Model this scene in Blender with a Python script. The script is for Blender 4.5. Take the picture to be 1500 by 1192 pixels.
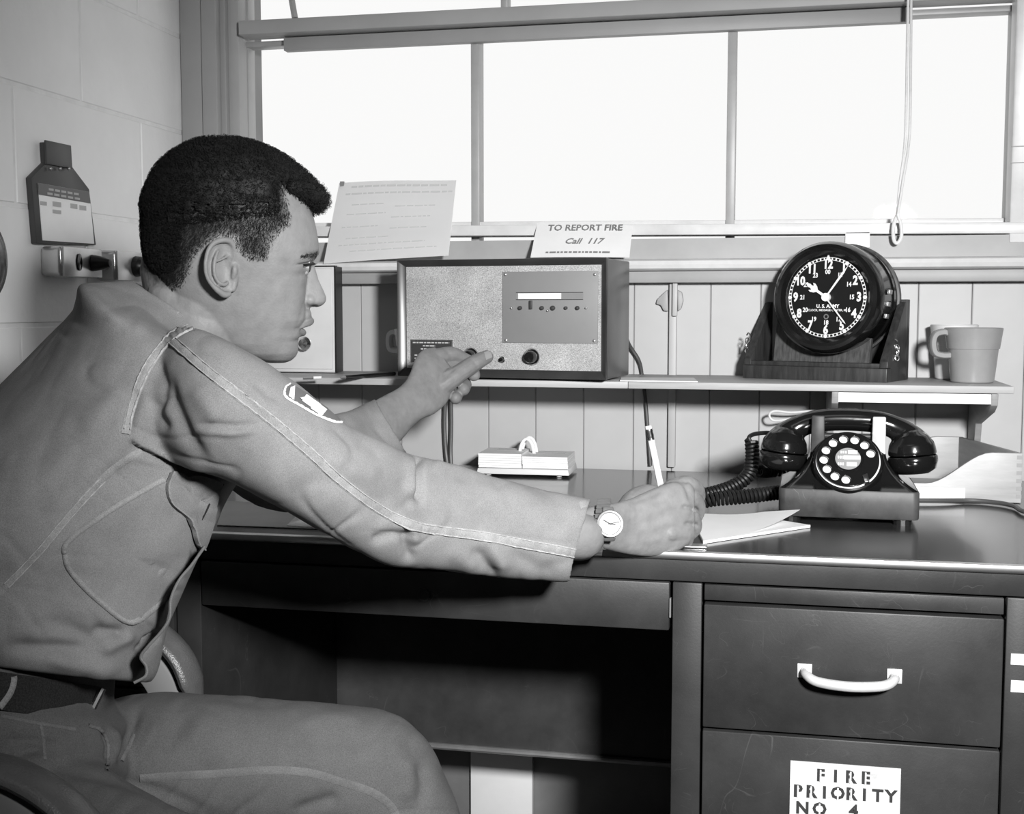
import bpy, bmesh, math, random
import numpy as np
from mathutils import Vector, Matrix, noise, geometry
from mathutils.bvhtree import BVHTree

random.seed(7); np.random.seed(7)
for o in list(bpy.data.objects): bpy.data.objects.remove(o)
S = bpy.context.scene
COL = S.collection
PI = math.pi

# ------------------------------------------------------------------ camera
F = 1800.0                       # focal length in pixels of the 1500 x 1192 frame
YAW, PITCH = math.radians(12.14), math.radians(4.6354)
CAM = Vector((0, 0, 1.07))
cy, sy, cp, sp = math.cos(YAW), math.sin(YAW), math.cos(PITCH), math.sin(PITCH)
FW = Vector((-sy*cp, cy*cp, -sp)); RT = Vector((cy, sy, 0)); UP = RT.cross(FW)
cd = bpy.data.cameras.new('camera'); cam = bpy.data.objects.new('camera', cd); COL.objects.link(cam)
cd.sensor_fit = 'HORIZONTAL'; cd.sensor_width = 36; cd.lens = 36*F/1500; cd.clip_start = .05
cam.matrix_world = Matrix(((RT.x, UP.x, -FW.x, CAM.x), (RT.y, UP.y, -FW.y, CAM.y), (RT.z, UP.z, -FW.z, CAM.z), (0, 0, 0, 1)))
S.camera = cam

# ------------------------------------------------------------------ light
S.view_settings.view_transform = 'Standard'; S.view_settings.look = 'None'
S.view_settings.exposure = 0; S.view_settings.gamma = 1; S.view_settings.use_curve_mapping = False
w = bpy.data.worlds.new('sky'); S.world = w; w.use_nodes = True
w.node_tree.nodes['Background'].inputs[0].default_value = (.96, .96, .955, 1)
w.node_tree.nodes['Background'].inputs[1].default_value = 1.0          # overcast daylight outside the window
def area(name, loc, target, size, power, shape='DISK', size_y=None):
    l = bpy.data.lights.new(name, 'AREA'); l.shape = shape; l.size = size; l.energy = power
    if size_y: l.size_y = size_y
    o = bpy.data.objects.new(name, l); COL.objects.link(o); o.location = loc
    o.rotation_euler = (Vector(target)-Vector(loc)).to_track_quat('-Z', 'Y').to_euler()
    return o
fl_ = bpy.data.lights.new('flash_gun', 'SPOT'); fl_.energy = 288; fl_.spot_size = math.radians(75); fl_.spot_blend = 1; fl_.shadow_soft_size = .085
fo = bpy.data.objects.new('flash_gun', fl_); COL.objects.link(fo); fo.location = (.42, .06, 1.37)      # the photographer's flash reflector, held up to the right
fo.rotation_euler = (Vector((-.09, 1.8, .86))-fo.location).to_track_quat('-Z', 'Y').to_euler()
area('overhead_fill', (-.3, .3, 2.62), (-.3, .3, 0), 1.2, 2, 'RECTANGLE', .5)  # added overhead fill for room ambience, no fixture in view

# ------------------------------------------------------------------ pixel helpers (frame 1500 x 1192)
def ray(x, y): return FW + RT*((x-750)/F) - UP*((y-596)/F)
def atY(x, y, Y): d = ray(x, y); return CAM + d*(Y/d.y)
def atZ(x, y, Z): d = ray(x, y); return CAM + d*((Z-CAM.z)/d.z)
def atX(x, y, X): d = ray(x, y); return CAM + d*(X/d.x)
def atD(x, y, D): return CAM + ray(x, y)*D
def topx(p):
    v = Vector(p)-CAM; d = v.dot(FW); return 750+F*v.dot(RT)/d, 596-F*v.dot(UP)/d, d

# ------------------------------------------------------------------ materials
def mat(name, g, rough=.5, metal=0, spec=.5, var=0, vscale=8, bump=0, bscale=60, stretch=None, coat=0, detail=4, vcol=None, hi=None):
    m = bpy.data.materials.new(name); m.use_nodes = True; nt = m.node_tree; b = nt.nodes['Principled BSDF']
    c = g if isinstance(g, tuple) else (g, g, g)
    b.inputs['Base Color'].default_value = (*c, 1); b.inputs['Roughness'].default_value = rough
    b.inputs['Metallic'].default_value = metal; b.inputs['Specular IOR Level'].default_value = spec
    if coat: b.inputs['Coat Weight'].default_value = coat; b.inputs['Coat Roughness'].default_value = .08
    tc = nt.nodes.new('ShaderNodeTexCoord'); mp = nt.nodes.new('ShaderNodeMapping')
    nt.links.new(tc.outputs['Object'], mp.inputs[0])
    if stretch: mp.inputs['Scale'].default_value = stretch
    col = None
    if var:
        n = nt.nodes.new('ShaderNodeTexNoise'); n.inputs['Scale'].default_value = vscale; n.inputs['Detail'].default_value = detail
        n.inputs['Roughness'].default_value = .62
        nt.links.new(mp.outputs[0], n.inputs['Vector'])
        r = nt.nodes.new('ShaderNodeValToRGB'); r.color_ramp.elements[0].position = .28; r.color_ramp.elements[1].position = .72
        lo = max(0, 1-var); h = hi if hi else 1+var
        r.color_ramp.elements[0].color = (*[x*lo for x in c], 1); r.color_ramp.elements[1].color = (*[min(1, x*h) for x in c], 1)
        nt.links.new(n.outputs['Fac'], r.inputs[0]); col = r.outputs[0]
    if vcol:
        at = nt.nodes.new('ShaderNodeAttribute'); at.attribute_name = vcol[0]
        mx = nt.nodes.new('ShaderNodeMix'); mx.data_type = 'RGBA'
        nt.links.new(at.outputs['Fac'], mx.inputs[0])
        if col: nt.links.new(col, mx.inputs[6])
        else: mx.inputs[6].default_value = (*c, 1)
        mx.inputs[7].default_value = (vcol[1],)*3+(1,); col = mx.outputs[2]
    if col: nt.links.new(col, b.inputs['Base Color'])
    if bump:
        n = nt.nodes.new('ShaderNodeTexNoise'); n.inputs['Scale'].default_value = bscale; n.inputs['Detail'].default_value = 3
        nt.links.new(mp.outputs[0], n.inputs['Vector'])
        bp = nt.nodes.new('ShaderNodeBump'); bp.inputs['Strength'].default_value = bump; bp.inputs['Distance'].default_value = .002
        nt.links.new(n.outputs['Fac'], bp.inputs['Height']); nt.links.new(bp.outputs[0], b.inputs['Normal'])
    return m
def weave(name, g, scale, rough=.85, var=.12, bump=.35, contrast=.25):
    """woven cloth: two crossed wave bands plus soft wear"""
    m = mat(name, g, rough, spec=.25, var=var, vscale=14); nt = m.node_tree; b = nt.nodes['Principled BSDF']
    tc = nt.nodes.new('ShaderNodeTexCoord'); src = b.inputs['Base Color'].links[0].from_socket
    n = nt.nodes.new('ShaderNodeTexNoise'); n.inputs['Scale'].default_value = scale; n.inputs['Detail'].default_value = 2
    nt.links.new(tc.outputs['Object'], n.inputs['Vector'])
    mr = nt.nodes.new('ShaderNodeMapRange'); mr.inputs[1].default_value = .3; mr.inputs[2].default_value = .7
    mr.inputs[3].default_value = 1-contrast; mr.inputs[4].default_value = 1+contrast
    nt.links.new(n.outputs['Fac'], mr.inputs[0])
    mx = nt.nodes.new('ShaderNodeMix'); mx.data_type = 'RGBA'; mx.blend_type = 'MULTIPLY'; mx.inputs[0].default_value = 1
    nt.links.new(src, mx.inputs[6]); nt.links.new(mr.outputs[0], mx.inputs[7]); nt.links.new(mx.outputs[2], b.inputs['Base Color'])
    bp = nt.nodes.new('ShaderNodeBump'); bp.inputs['Strength'].default_value = bump; bp.inputs['Distance'].default_value = .001
    nt.links.new(n.outputs['Fac'], bp.inputs['Height']); nt.links.new(bp.outputs[0], b.inputs['Normal'])
    return m
M = dict(
    block=mat('painted_block', .84, .55, var=.05, vscale=5, bump=.25, bscale=90),
    mortar=mat('mortar', .80, .8, var=.08, vscale=30),
    plank=mat('painted_plank', .465, .5, var=.06, vscale=6, bump=.1, bscale=40),
    groove=mat('plank_backing', .24, .8, var=.1),
    trim=mat('grey_trim', .36, .5, var=.06, vscale=9),
    trim_dark=mat('jamb_grey', .30, .5, var=.05, vscale=9),
    sill=mat('white_sill', .66, .35, var=.12, vscale=14),
    sash=mat('steel_sash', .36, .4, var=.08, vscale=20),
    apron=mat('apron_grey', .34, .5, var=.08, vscale=12),
    floor=mat('linoleum', .09, .4, var=.2, vscale=12),
    ceil=mat('ceiling_white', .2, .8, var=.03),
    wallr=mat('room_wall', .10, .7, var=.04),
    desk=mat('desk_enamel', .025, .45, spec=.3, var=.28, vscale=7, bump=.05, bscale=300, detail=8, hi=1.5),
    desk2=mat('drawer_enamel', .027, .45, spec=.3, var=.38, vscale=9, bump=.05, bscale=300, detail=9, hi=1.5),
    desktop=mat('desk_linoleum', .035, .2, var=.3, vscale=10, detail=8, coat=.25),
    deskin=mat('kneehole_enamel', .035, .5, var=.4, vscale=9, detail=8, hi=1.7),
    chrome=mat('chrome', .75, .22, 1, var=.1, vscale=20),
    alu=mat('aluminium', .7, .32, 1, var=.1, vscale=30),
    satin=mat('satin_metal', .78, .4, .45, var=.12, vscale=40),
    band=mat('watch_metal', .20, .35, .5, var=.2, vscale=60),
    steel=mat('dull_steel', .45, .4, .8, var=.15, vscale=40),
    paper=mat('paper', .86, .7, var=.03, vscale=20),
    paperg=mat('grey_paper', .5, .6, var=.1, vscale=12),
    ink=mat('ink', .03, .6), inkg=mat('faded_ink', .42, .7), inkm=mat('grey_print', .22, .7),
    shelf=mat('shelf_wood', .43, .5, var=.2, vscale=10, stretch=(.6, 8, 8), detail=8),
    wood=mat('pale_wood', .40, .45, var=.15, vscale=12, stretch=(1, 1, 6), detail=8),
    woodg=mat('grey_wood', .30, .5, var=.2, vscale=12, stretch=(1, 1, 6), detail=8),
    walnut=mat('dark_oak', .032, .38, var=.5, vscale=24, stretch=(6, 6, .7), detail=8, hi=1.7),
    walnut2=mat('grained_oak', .075, .45, var=.6, vscale=30, stretch=(8, 8, .5), detail=8, hi=1.5),
    bakelite=mat('bakelite', .008, .16, spec=.6, coat=.3),
    worn=mat('worn_bakelite', .036, .45, spec=.3, var=.75, vscale=14, detail=9, hi=2.2),
    rubber=mat('black_rubber', .012, .38, spec=.5),
    dial=mat('dial_black', .008, .35),
    white=mat('white_enamel', .88, .35), lume=mat('dial_white', .82, .5),
    cabinet=mat('radio_cabinet', .035, .3, spec=.6, var=.3, vscale=12),
    cabside=mat('radio_side', .09, .32, spec=.6, var=.2, vscale=10),
    grille=weave('grille_cloth', .40, 700, .6, .2, .3, .45),
    panel=mat('radio_panel', .24, .45, var=.06, vscale=10),
    mug=mat('grey_melamine', .30, .25, var=.06, vscale=30), mugw=mat('cream_melamine', .7, .3),
    boxw=mat('box_enamel', .64, .3, var=.12, vscale=5),
    pad=mat('arm_vinyl', .10, .3, var=.15, vscale=30, bump=.3, bscale=500), frame=mat('chair_metal', .26, .45, var=.05),
    seat=mat('chair_vinyl', .08, .5, var=.1),
    black=mat('black_enamel', .01, .18, spec=.6),
    cordw=mat('white_cord', .72, .7, var=.1, vscale=60),
    cable=mat('dark_cable', .07, .45),
    board=mat('black_board', .045, .4, var=.1),
    outlet=mat('outlet_cover', .58, .25, .6, var=.1, vscale=20),
    shirt=weave('olive_sateen', .215, 1100, .82, .14, .3, .2),
    seam=weave('stitched_seam', .27, 900, .85, .25, .5, .2),
    trouser=weave('trouser_cloth', .105, 900, .85, .12, .4, .22),
    thread=mat('pale_thread', .36, .8, var=.35, vscale=400),
    tseam=weave('trouser_seam', .15, 900, .85, .25, .5, .2),
    belt=weave('web_belt', .022, 700, .8, .2, .6, .5),
    skin=mat('skin', .20, .5, spec=.22, var=.13, vscale=55, bump=.18, bscale=420, vcol=('hairline', .03)),
    lip=mat('lip', .2, .4), nail=mat('finger_nail', .30, .3),
    hair=mat('black_hair', .010, .6, spec=.18),
    eye=mat('eye_white', .42, .2), iris=mat('iris', .02, .1),
    pencil=mat('pencil_paint', .55, .35), leather=mat('boot_leather', .03, .3),
)
def glass_mat():
    m = bpy.data.materials.new('window_glass'); m.use_nodes = True; nt = m.node_tree
    nt.nodes.remove(nt.nodes['Principled BSDF'])
    t = nt.nodes.new('ShaderNodeBsdfTransparent'); g = nt.nodes.new('ShaderNodeBsdfGlossy'); g.inputs['Roughness'].default_value = .0
    mx = nt.nodes.new('ShaderNodeMixShader'); mx.inputs[0].default_value = .0008
    nt.links.new(t.outputs[0], mx.inputs[1]); nt.links.new(g.outputs[0], mx.inputs[2])
    nt.links.new(mx.outputs[0], nt.nodes['Material Output'].inputs[0]); return m
M['glass'] = glass_mat()
def scratch(m, g, amt):
    nt = m.node_tree; b = nt.nodes['Principled BSDF']; src = b.inputs['Base Color'].links[0].from_socket; tc = nt.nodes.new('ShaderNodeTexCoord'); prev = src
    for k, (st, sc, w_) in enumerate((((1, 1, .35), 9, .004), ((.4, 1, 1.3), 13, .003), ((1, 1, 1), 34, .006))):
        mp = nt.nodes.new('ShaderNodeMapping'); mp.inputs['Scale'].default_value = st; mp.inputs['Rotation'].default_value = (0, .4*k-.2, 0); nt.links.new(tc.outputs['Object'], mp.inputs[0])
        n = nt.nodes.new('ShaderNodeTexNoise'); n.inputs['Scale'].default_value = sc; n.inputs['Detail'].default_value = 1.5; n.inputs['Distortion'].default_value = .6; nt.links.new(mp.outputs[0], n.inputs['Vector'])
        r = nt.nodes.new('ShaderNodeValToRGB'); e = r.color_ramp.elements; e[0].position = .5-w_; e[1].position = .5+w_; e[0].color = e[1].color = (0, 0, 0, 1); e.new(.5).color = (1, 1, 1, 1); nt.links.new(n.outputs['Fac'], r.inputs[0])
        n2 = nt.nodes.new('ShaderNodeTexNoise'); n2.inputs['Scale'].default_value = 11+k*5; nt.links.new(tc.outputs['Object'], n2.inputs['Vector'])
        r2 = nt.nodes.new('ShaderNodeMapRange'); r2.inputs[1].default_value = .56; r2.inputs[2].default_value = .70; r2.inputs[4].default_value = amt; nt.links.new(n2.outputs['Fac'], r2.inputs[0])
        mu = nt.nodes.new('ShaderNodeMath'); mu.operation = 'MULTIPLY'; nt.links.new(r.outputs[0], mu.inputs[0]); nt.links.new(r2.outputs[0], mu.inputs[1])
        mx = nt.nodes.new('ShaderNodeMix'); mx.data_type = 'RGBA'; nt.links.new(mu.outputs[0], mx.inputs[0]); nt.links.new(prev, mx.inputs[6]); mx.inputs[7].default_value = (g, g, g, 1); prev = mx.outputs[2]
    nt.links.new(prev, b.inputs['Base Color'])
for k_ in ('desk', 'desk2', 'deskin'): scratch(M[k_], .10, .5)
scratch(M['worn'], .22, .8)
def thin_paper():
    m = mat('thin_paper', .88, .7, var=.02, vscale=9); nt = m.node_tree; b = nt.nodes['Principled BSDF']
    t = nt.nodes.new('ShaderNodeBsdfTranslucent'); t.inputs[0].default_value = (.9, .9, .9, 1); mx = nt.nodes.new('ShaderNodeMixShader'); mx.inputs[0].default_value = .3
    nt.links.new(b.outputs[0], mx.inputs[1]); nt.links.new(t.outputs[0], mx.inputs[2]); nt.links.new(mx.outputs[0], nt.nodes['Material Output'].inputs[0]); return m
M['paper_thin'] = thin_paper(); M['inkf'] = mat('faint_print', .62, .7)

# ------------------------------------------------------------------ mesh builder
WL = {}          # object name -> world origin
def tag(o, label=None, cat=None, group=None, kind=None):
    if label: o['label'] = label
    if cat: o['category'] = cat
    if group: o['group'] = group
    if kind: o['kind'] = kind
    return o
def link(o, parent=None, origin=Vector((0, 0, 0))):
    COL.objects.link(o); WL[o.name] = Vector(origin)
    if parent: o.parent = parent; o.location = Vector(origin)-WL[parent.name]
    else: o.location = origin
    return o
def thing(name, label, cat, loc, group=None):
    o = bpy.data.objects.new(name, None); o.empty_display_size = .05
    link(o, None, Vector(loc)); return tag(o, label, cat, group)
class MB:
    def __init__(s, Mx=None): s.v = []; s.f = []; s.M = Mx or Matrix()
    def add(s, vs, fs):
        n = len(s.v); s.v += [s.M @ Vector(p) for p in vs]; s.f += [tuple(i+n for i in f) for f in fs]; return s
    def box(s, x0, x1, y0, y1, z0, z1):
        return s.add([(x0, y0, z0), (x1, y0, z0), (x1, y1, z0), (x0, y1, z0), (x0, y0, z1), (x1, y0, z1), (x1, y1, z1), (x0, y1, z1)],
                     [(0, 3, 2, 1), (4, 5, 6, 7), (0, 1, 5, 4), (1, 2, 6, 5), (2, 3, 7, 6), (3, 0, 4, 7)])
    def hexa(s, p):   # eight corners, order as in box
        return s.add(p, [(0, 3, 2, 1), (4, 5, 6, 7), (0, 1, 5, 4), (1, 2, 6, 5), (2, 3, 7, 6), (3, 0, 4, 7)])
    def loft(s, rings, cap=True, closed=True):
        n = len(rings[0]); vs = [p for r in rings for p in r]; fs = []
        for i in range(len(rings)-1):
            for j in range(n if closed else n-1):
                k = (j+1) % n; fs.append((i*n+j, i*n+k, (i+1)*n+k, (i+1)*n+j))
        if cap:
            fs.append(tuple(range(n-1, -1, -1))); fs.append(tuple(range((len(rings)-1)*n, len(rings)*n)))
        return s.add(vs, fs)
    def lathe(s, prof, n=32, axis='z', cap=False):
        rings = []
        for r, z in prof:
            rg = []
            for k in range(n):
                a = 2*PI*k/n; c, d = r*math.cos(a), r*math.sin(a)
                rg.append((c, d, z) if axis == 'z' else (c, -z, d) if axis == '-y' else (z, c, d))
            rings.append(rg)
        return s.loft(rings, cap)
    def prism(s, poly, h0, h1, plane='xy'):
        def P(a, b, h): return (a, b, h) if plane == 'xy' else (a, h, b) if plane == 'xz' else (h, a, b)
        return s.loft([[P(a, b, h0) for a, b in poly], [P(a, b, h1) for a, b in poly]])
    def tube(s, pts, r, n=8, cap=True, flat=None, round_end=False):
        pts = [Vector(p) for p in pts]; m = len(pts); rr = r if isinstance(r, (list, tuple)) else [r]*m
        if round_end:
            d0 = (pts[0]-pts[1]).normalized(); d1 = (pts[-1]-pts[-2]).normalized(); a0, a1 = rr[0], rr[-1]
            pre = [(pts[0]+d0*a0*math.sin(t), a0*math.cos(t)) for t in (1.4, 1.05, .7, .35)]
            post = [(pts[-1]+d1*a1*math.sin(t), a1*math.cos(t)) for t in (.35, .7, 1.05, 1.4)]
            pts = [p for p, _ in pre]+pts+[p for p, _ in post]; rr = [q for _, q in pre]+list(rr)+[q for _, q in post]; m = len(pts)
        t0 = (pts[1]-pts[0]).normalized(); u = t0.orthogonal().normalized()
        if flat: u = (Vector(flat)-t0*t0.dot(Vector(flat))).normalized()
        rings = []
        for i in range(m):
            t = (pts[min(i+1, m-1)]-pts[max(i-1, 0)]).normalized()
            u = (u-t*u.dot(t)).normalized(); w_ = t.cross(u)
            rings.append([pts[i]+(u*math.cos(2*PI*k/n)+w_*math.sin(2*PI*k/n))*rr[i] for k in range(n)])
        return s.loft(rings, cap)
    def ball(s, c, rx, ry=None, rz=None, n=16, m=10):
        ry = ry or rx; rz = rz or rx; c = Vector(c); rings = []
        for i in range(m+1):
            a = -PI/2+PI*(i+.5*(i == 0)-.5*(i == m))/m
            rings.append([c+Vector((rx*math.cos(a)*math.cos(2*PI*k/n), ry*math.cos(a)*math.sin(2*PI*k/n), rz*math.sin(a))) for k in range(n)])
        return s.loft(rings)
    def mesh(s, name, bev=0, seg=2, smooth=False, ang=35, bang=30):
        bm = bmesh.new(); vv = [bm.verts.new(p) for p in s.v]
        for f in s.f:
            try: bm.faces.new([vv[i] for i in f])
            except ValueError: pass
        bmesh.ops.remove_doubles(bm, verts=bm.verts, dist=1e-6)
        bmesh.ops.recalc_face_normals(bm, faces=bm.faces)
        if bev:
            es = [e for e in bm.edges if len(e.link_faces) == 2 and e.calc_face_angle(0) > math.radians(bang)]
            bmesh.ops.bevel(bm, geom=es, offset=bev, segments=seg, profile=.5, affect='EDGES', clamp_overlap=True)
        me = bpy.data.meshes.new(name); bm.to_mesh(me); bm.free()
        if smooth or bev:
            me.shade_smooth(); me.set_sharp_from_angle(angle=math.radians(ang))
        return me
    def build(s, name, m, parent=None, bev=0, **k):
        lab = k.pop('label', None); me = s.mesh(name, bev, **k); return place(name, me, m, parent, lab)
def place(name, me, m, parent=None, label=None):
    n = len(me.vertices); a = np.empty(n*3, 'f'); me.vertices.foreach_get('co', a); a = a.reshape(-1, 3)
    c = (a.min(0)+a.max(0))/2; c[2] = a[:, 2].min()
    a -= c; me.vertices.foreach_set('co', a.ravel()); me.update()
    me.materials.append(M[m] if isinstance(m, str) else m)
    o = bpy.data.objects.new(name, me); link(o, parent, Vector([float(x) for x in c]))
    if label: o['label'] = label
    return o
def frame_mx(o, x, y=None, z=Vector((0, 0, 1))):
    x = Vector(x).normalized(); z = Vector(z).normalized(); y = z.cross(x).normalized()
    z = x.cross(y)
    return Matrix(((x.x, y.x, z.x, o[0]), (x.y, y.y, z.y, o[1]), (x.z, y.z, z.z, o[2]), (0, 0, 0, 1)))
def text(name, s, size, Mx, m, parent, extrude=.0004, align='CENTER', sx=1, bold=0, yalign='CENTER', shear=0):
    """flat lettering in the xz plane of Mx, facing -y"""
    c = bpy.data.curves.new(name, 'FONT'); c.body = s; c.size = size; c.align_x = align; c.align_y = yalign; c.extrude = extrude
    c.offset = bold; c.shear = shear; c.resolution_u = 2
    o = bpy.data.objects.new('tmp', c); COL.objects.link(o)
    dg = bpy.context.evaluated_depsgraph_get(); dg.update()
    me = bpy.data.meshes.new_from_object(o.evaluated_get(dg)); me.name = name
    bpy.data.objects.remove(o); bpy.data.curves.remove(c)
    R = Matrix(((sx, 0, 0, 0), (0, 0, -1, 0), (0, 1, 0, 0), (0, 0, 0, 1)))
    me.transform(Mx @ R); me.materials.clear()
    return place(name, me, m, parent)
def catmull(pts, n=8):
    pts = [Vector(p) for p in pts]; out = []
    P = [pts[0]*2-pts[1]]+pts+[pts[-1]*2-pts[-2]]
    for i in range(1, len(P)-2):
        for k in range(n):
            t = k/n; a, b, c, d = P[i-1:i+3]
            out.append(.5*((2*b)+(c-a)*t+(2*a-5*b+4*c-d)*t*t+(3*b-a-3*c+d)*t**3))
    out.append(pts[-1]); return out
def struct(o): o['kind'] = 'structure'; return o
def copy_part(o, parent, origin, name=None):
    c = o.copy(); c.name = name or o.name.split('.')[0]; COL.objects.link(c); WL[c.name] = Vector(origin)
    c.parent = parent; c.location = Vector(origin)-(WL[parent.name] if parent else Vector()); return c

def vnoise(P, seed=0):
    """value noise on an (n, 3) array, about -1..1"""
    P = np.asarray(P, float)+np.array([seed*17.3+100, seed*7.7+100, seed*3.1+100]); I = np.floor(P).astype(np.int64); f = P-I; f = f*f*(3-2*f)
    def hsh(i, j, k): n = (i*374761393+j*668265263+k*2147483647+seed*1274126177) & 0xffffffff; n = ((n ^ (n >> 13))*1274126177) & 0xffffffff; return ((n ^ (n >> 16)) & 0xffff)/32767.5-1
    i, j, k = I.T; x, y, z = f.T; L = lambda a_, b_, t: a_+(b_-a_)*t
    return L(L(L(hsh(i, j, k), hsh(i+1, j, k), x), L(hsh(i, j+1, k), hsh(i+1, j+1, k), x), y), L(L(hsh(i, j, k+1), hsh(i+1, j, k+1), x), L(hsh(i, j+1, k+1), hsh(i+1, j+1, k+1), x), y), z)
# ================================================================== the room
WX, WY = -1.20, 2.36            # left wall plane, window wall plane
XR, YB, ZC = 2.6, -2.6, 2.75    # right wall, rear wall, ceiling
struct(MB().box(WX-.2, XR, YB, WY+.25, -.1, 0).build('floor', 'floor'))
struct(MB().box(WX-.2, XR, YB, WY+.25, ZC, ZC+.1).build('ceiling', 'ceil'))
struct(MB().box(XR, XR+.1, YB, WY+.25, 0, ZC).build('wall_right', 'wallr'))
struct(MB().box(WX-.2, XR, YB-.1, YB, 0, ZC).build('wall_rear', 'wallr'))
# left wall: painted concrete blocks over a mortar core
wl = struct(MB().box(WX-.2, WX-.0018, YB, WY+.25, 0, ZC).build('wall_left', 'mortar'))
bh, bl, jt = .193, .405, .007
proto = {}
z0 = 1.234-6*bh-.03
zz = 1.234-7*bh; row = -7
while zz < ZC:
    off = 1.785 if row % 2 == 0 else 1.986
    y = off-12*bl
    while y < WY+.2:
        ya, yb = max(y+jt/2, YB+.01), min(y+bl-jt/2, WY+.2); za, zb = max(zz+jt/2, .002), min(zz+bh-jt/2, ZC-.002)
        if yb-ya > .02 and zb-za > .02:
            key = (round(yb-ya, 3), round(zb-za, 3)); org = Vector((WX-.007, (ya+yb)/2, za))
            if key not in proto:
                proto[key] = MB().box(WX-.014, WX, ya, yb, za, zb).build('block', 'block', wl, bev=.0015, seg=1)
            else:
                copy_part(proto[key], wl, org)
        y += bl
    zz += bh; row += 1
# window wall: solid pieces round the opening, planks below the sill
WZ0, WZ1 = 1.205, 2.45; wx0, wx1 = -1.09, 1.9
wb = MB(); wb.box(WX-.2, XR, WY+.02, WY+.2, 0, 1.196); wb.box(WX-.2, XR, WY, WY+.2, WZ1, ZC)
wb.box(wx1, XR, WY, WY+.2, WZ0-.03, WZ1); wb.box(WX-.2, wx0-.02, WY+.02, WY+.2, WZ0-.03, WZ1)
wback = struct(wb.build('wall_back', 'groove'))
bx = [-1.198, -1.10, -1.005, -.91, -.818, -.735, -.645, -.555, -.46, -.365, -.268, -.194, -.123, -.03, .063, .158, .252, .345, .437, .53, .62, .71, .80, .9, 1.0, 1.1, 1.2, 1.3, 1.4, 1.5, 1.6, 1.7, 1.8, 1.9, 2.0, 2.1, 2.2, 2.3, 2.4, 2.5, 2.6]
for a, b in zip(bx, bx[1:]):
    MB().box(a+.0004, b-.0004, WY-.002, WY+.02, .262, 1.13).build('plank', 'plank', wback, bev=.0016, seg=1)
MB().box(WX, XR, WY-.001, WY+.02, 1.13, 1.2).build('apron', 'apron', wback)
struct(MB().box(WX+.001, XR, WY-.016, WY+.02, 0, .26).build('baseboard_back', mat('skirting_grey', .2, .5, var=.1, vscale=15), bev=.004))
struct(MB().box(WX, WX+.014, YB, WY-.02, 0, .1).build('baseboard_left', 'trim', bev=.004))
# sill ledge with a rounded nose, and the moulding under it
sl = MB(); pr = [(WY+.005, 1.138), (WY-.048, 1.138), (WY-.056, 1.142), (WY-.059, 1.149), (WY-.056, 1.156), (WY-.048, 1.160), (WY+.005, 1.160)]
sl.loft([[(WX+.001, y, z) for y, z in pr], [(XR, y, z) for y, z in pr]])
struct(sl.build('trim_1', 'sill', smooth=True))
struct(MB().box(WX+.001, XR, WY-.040, WY-.003, 1.116, 1.1375).build('trim_2', 'apron', bev=.002))
# batten over a plank joint with a cleat at its head
xa = atY(980, 500, WY-.01).x; xb = atY(991, 500, WY-.01).x
bt = struct(MB().box(xa, xb, WY-.016, WY-.0025, .765, 1.115).build('trim_3', 'plank', bev=.002))
P = lambda x, y, Y=WY-.012: (lambda v: (v.x, v.z))(atY(x, y, Y))
MB().prism([P(*q) for q in ((961, 445), (963, 438), (972, 429), (978, 424), (979, 456), (972, 455), (968, 447))], WY-.014, WY-.0025, 'xz').build('cleat', 'trim', bt, bev=.002)
MB().prism([P(*q) for q in ((992, 424), (999, 428), (1001, 440), (998, 452), (993, 456))], WY-.014, WY-.0025, 'xz').build('cleat', 'trim', bt, bev=.002)
MB().box(atY(985, 440, WY-.02).x, atY(992.5, 440, WY-.02).x, WY-.026, WY-.0165, atY(985, 463, WY-.02).z, atY(985, 414, WY-.02).z).build('bolt_rod', 'plank', bt, bev=.002)

# window: casing, jamb, transom rail, steel sashes, panes
win = struct(MB().box(WX+.003, atY(298, 100, WY-.006).x, WY-.008, WY+.02, WZ0-.02, ZC-.02).build('window_1', 'trim_dark', bev=.003))
def wpart(n, m, x0, x1, y0, y1, z0, z1, bev=.0025): return MB().box(x0, x1, y0, y1, z0, z1).build(n, m, win, bev=bev)
X = lambda px, Y: atY(px, 180, Y).x
wpart('casing', 'trim_dark', X(298, WY-.012), X(320, WY-.012), WY-.016, WY+.02, WZ0-.02, ZC-.02)
wpart('casing', 'trim_dark', X(320, WY+.01), X(334, WY+.01), WY+.004, WY+.06, WZ0-.02, ZC-.02)
wpart('jamb', 'trim', X(334, WY+.03), X(355, WY+.03), WY+.02, WY+.10, WZ0-.02, WZ1)
GY = WY+.075                                 # glass plane
rz0, rz1 = 1.617, 1.645
wpart('transom_rail', 'trim', X(354, WY+.005), wx1, WY-.004, WY+.05, rz0, rz1)
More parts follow.
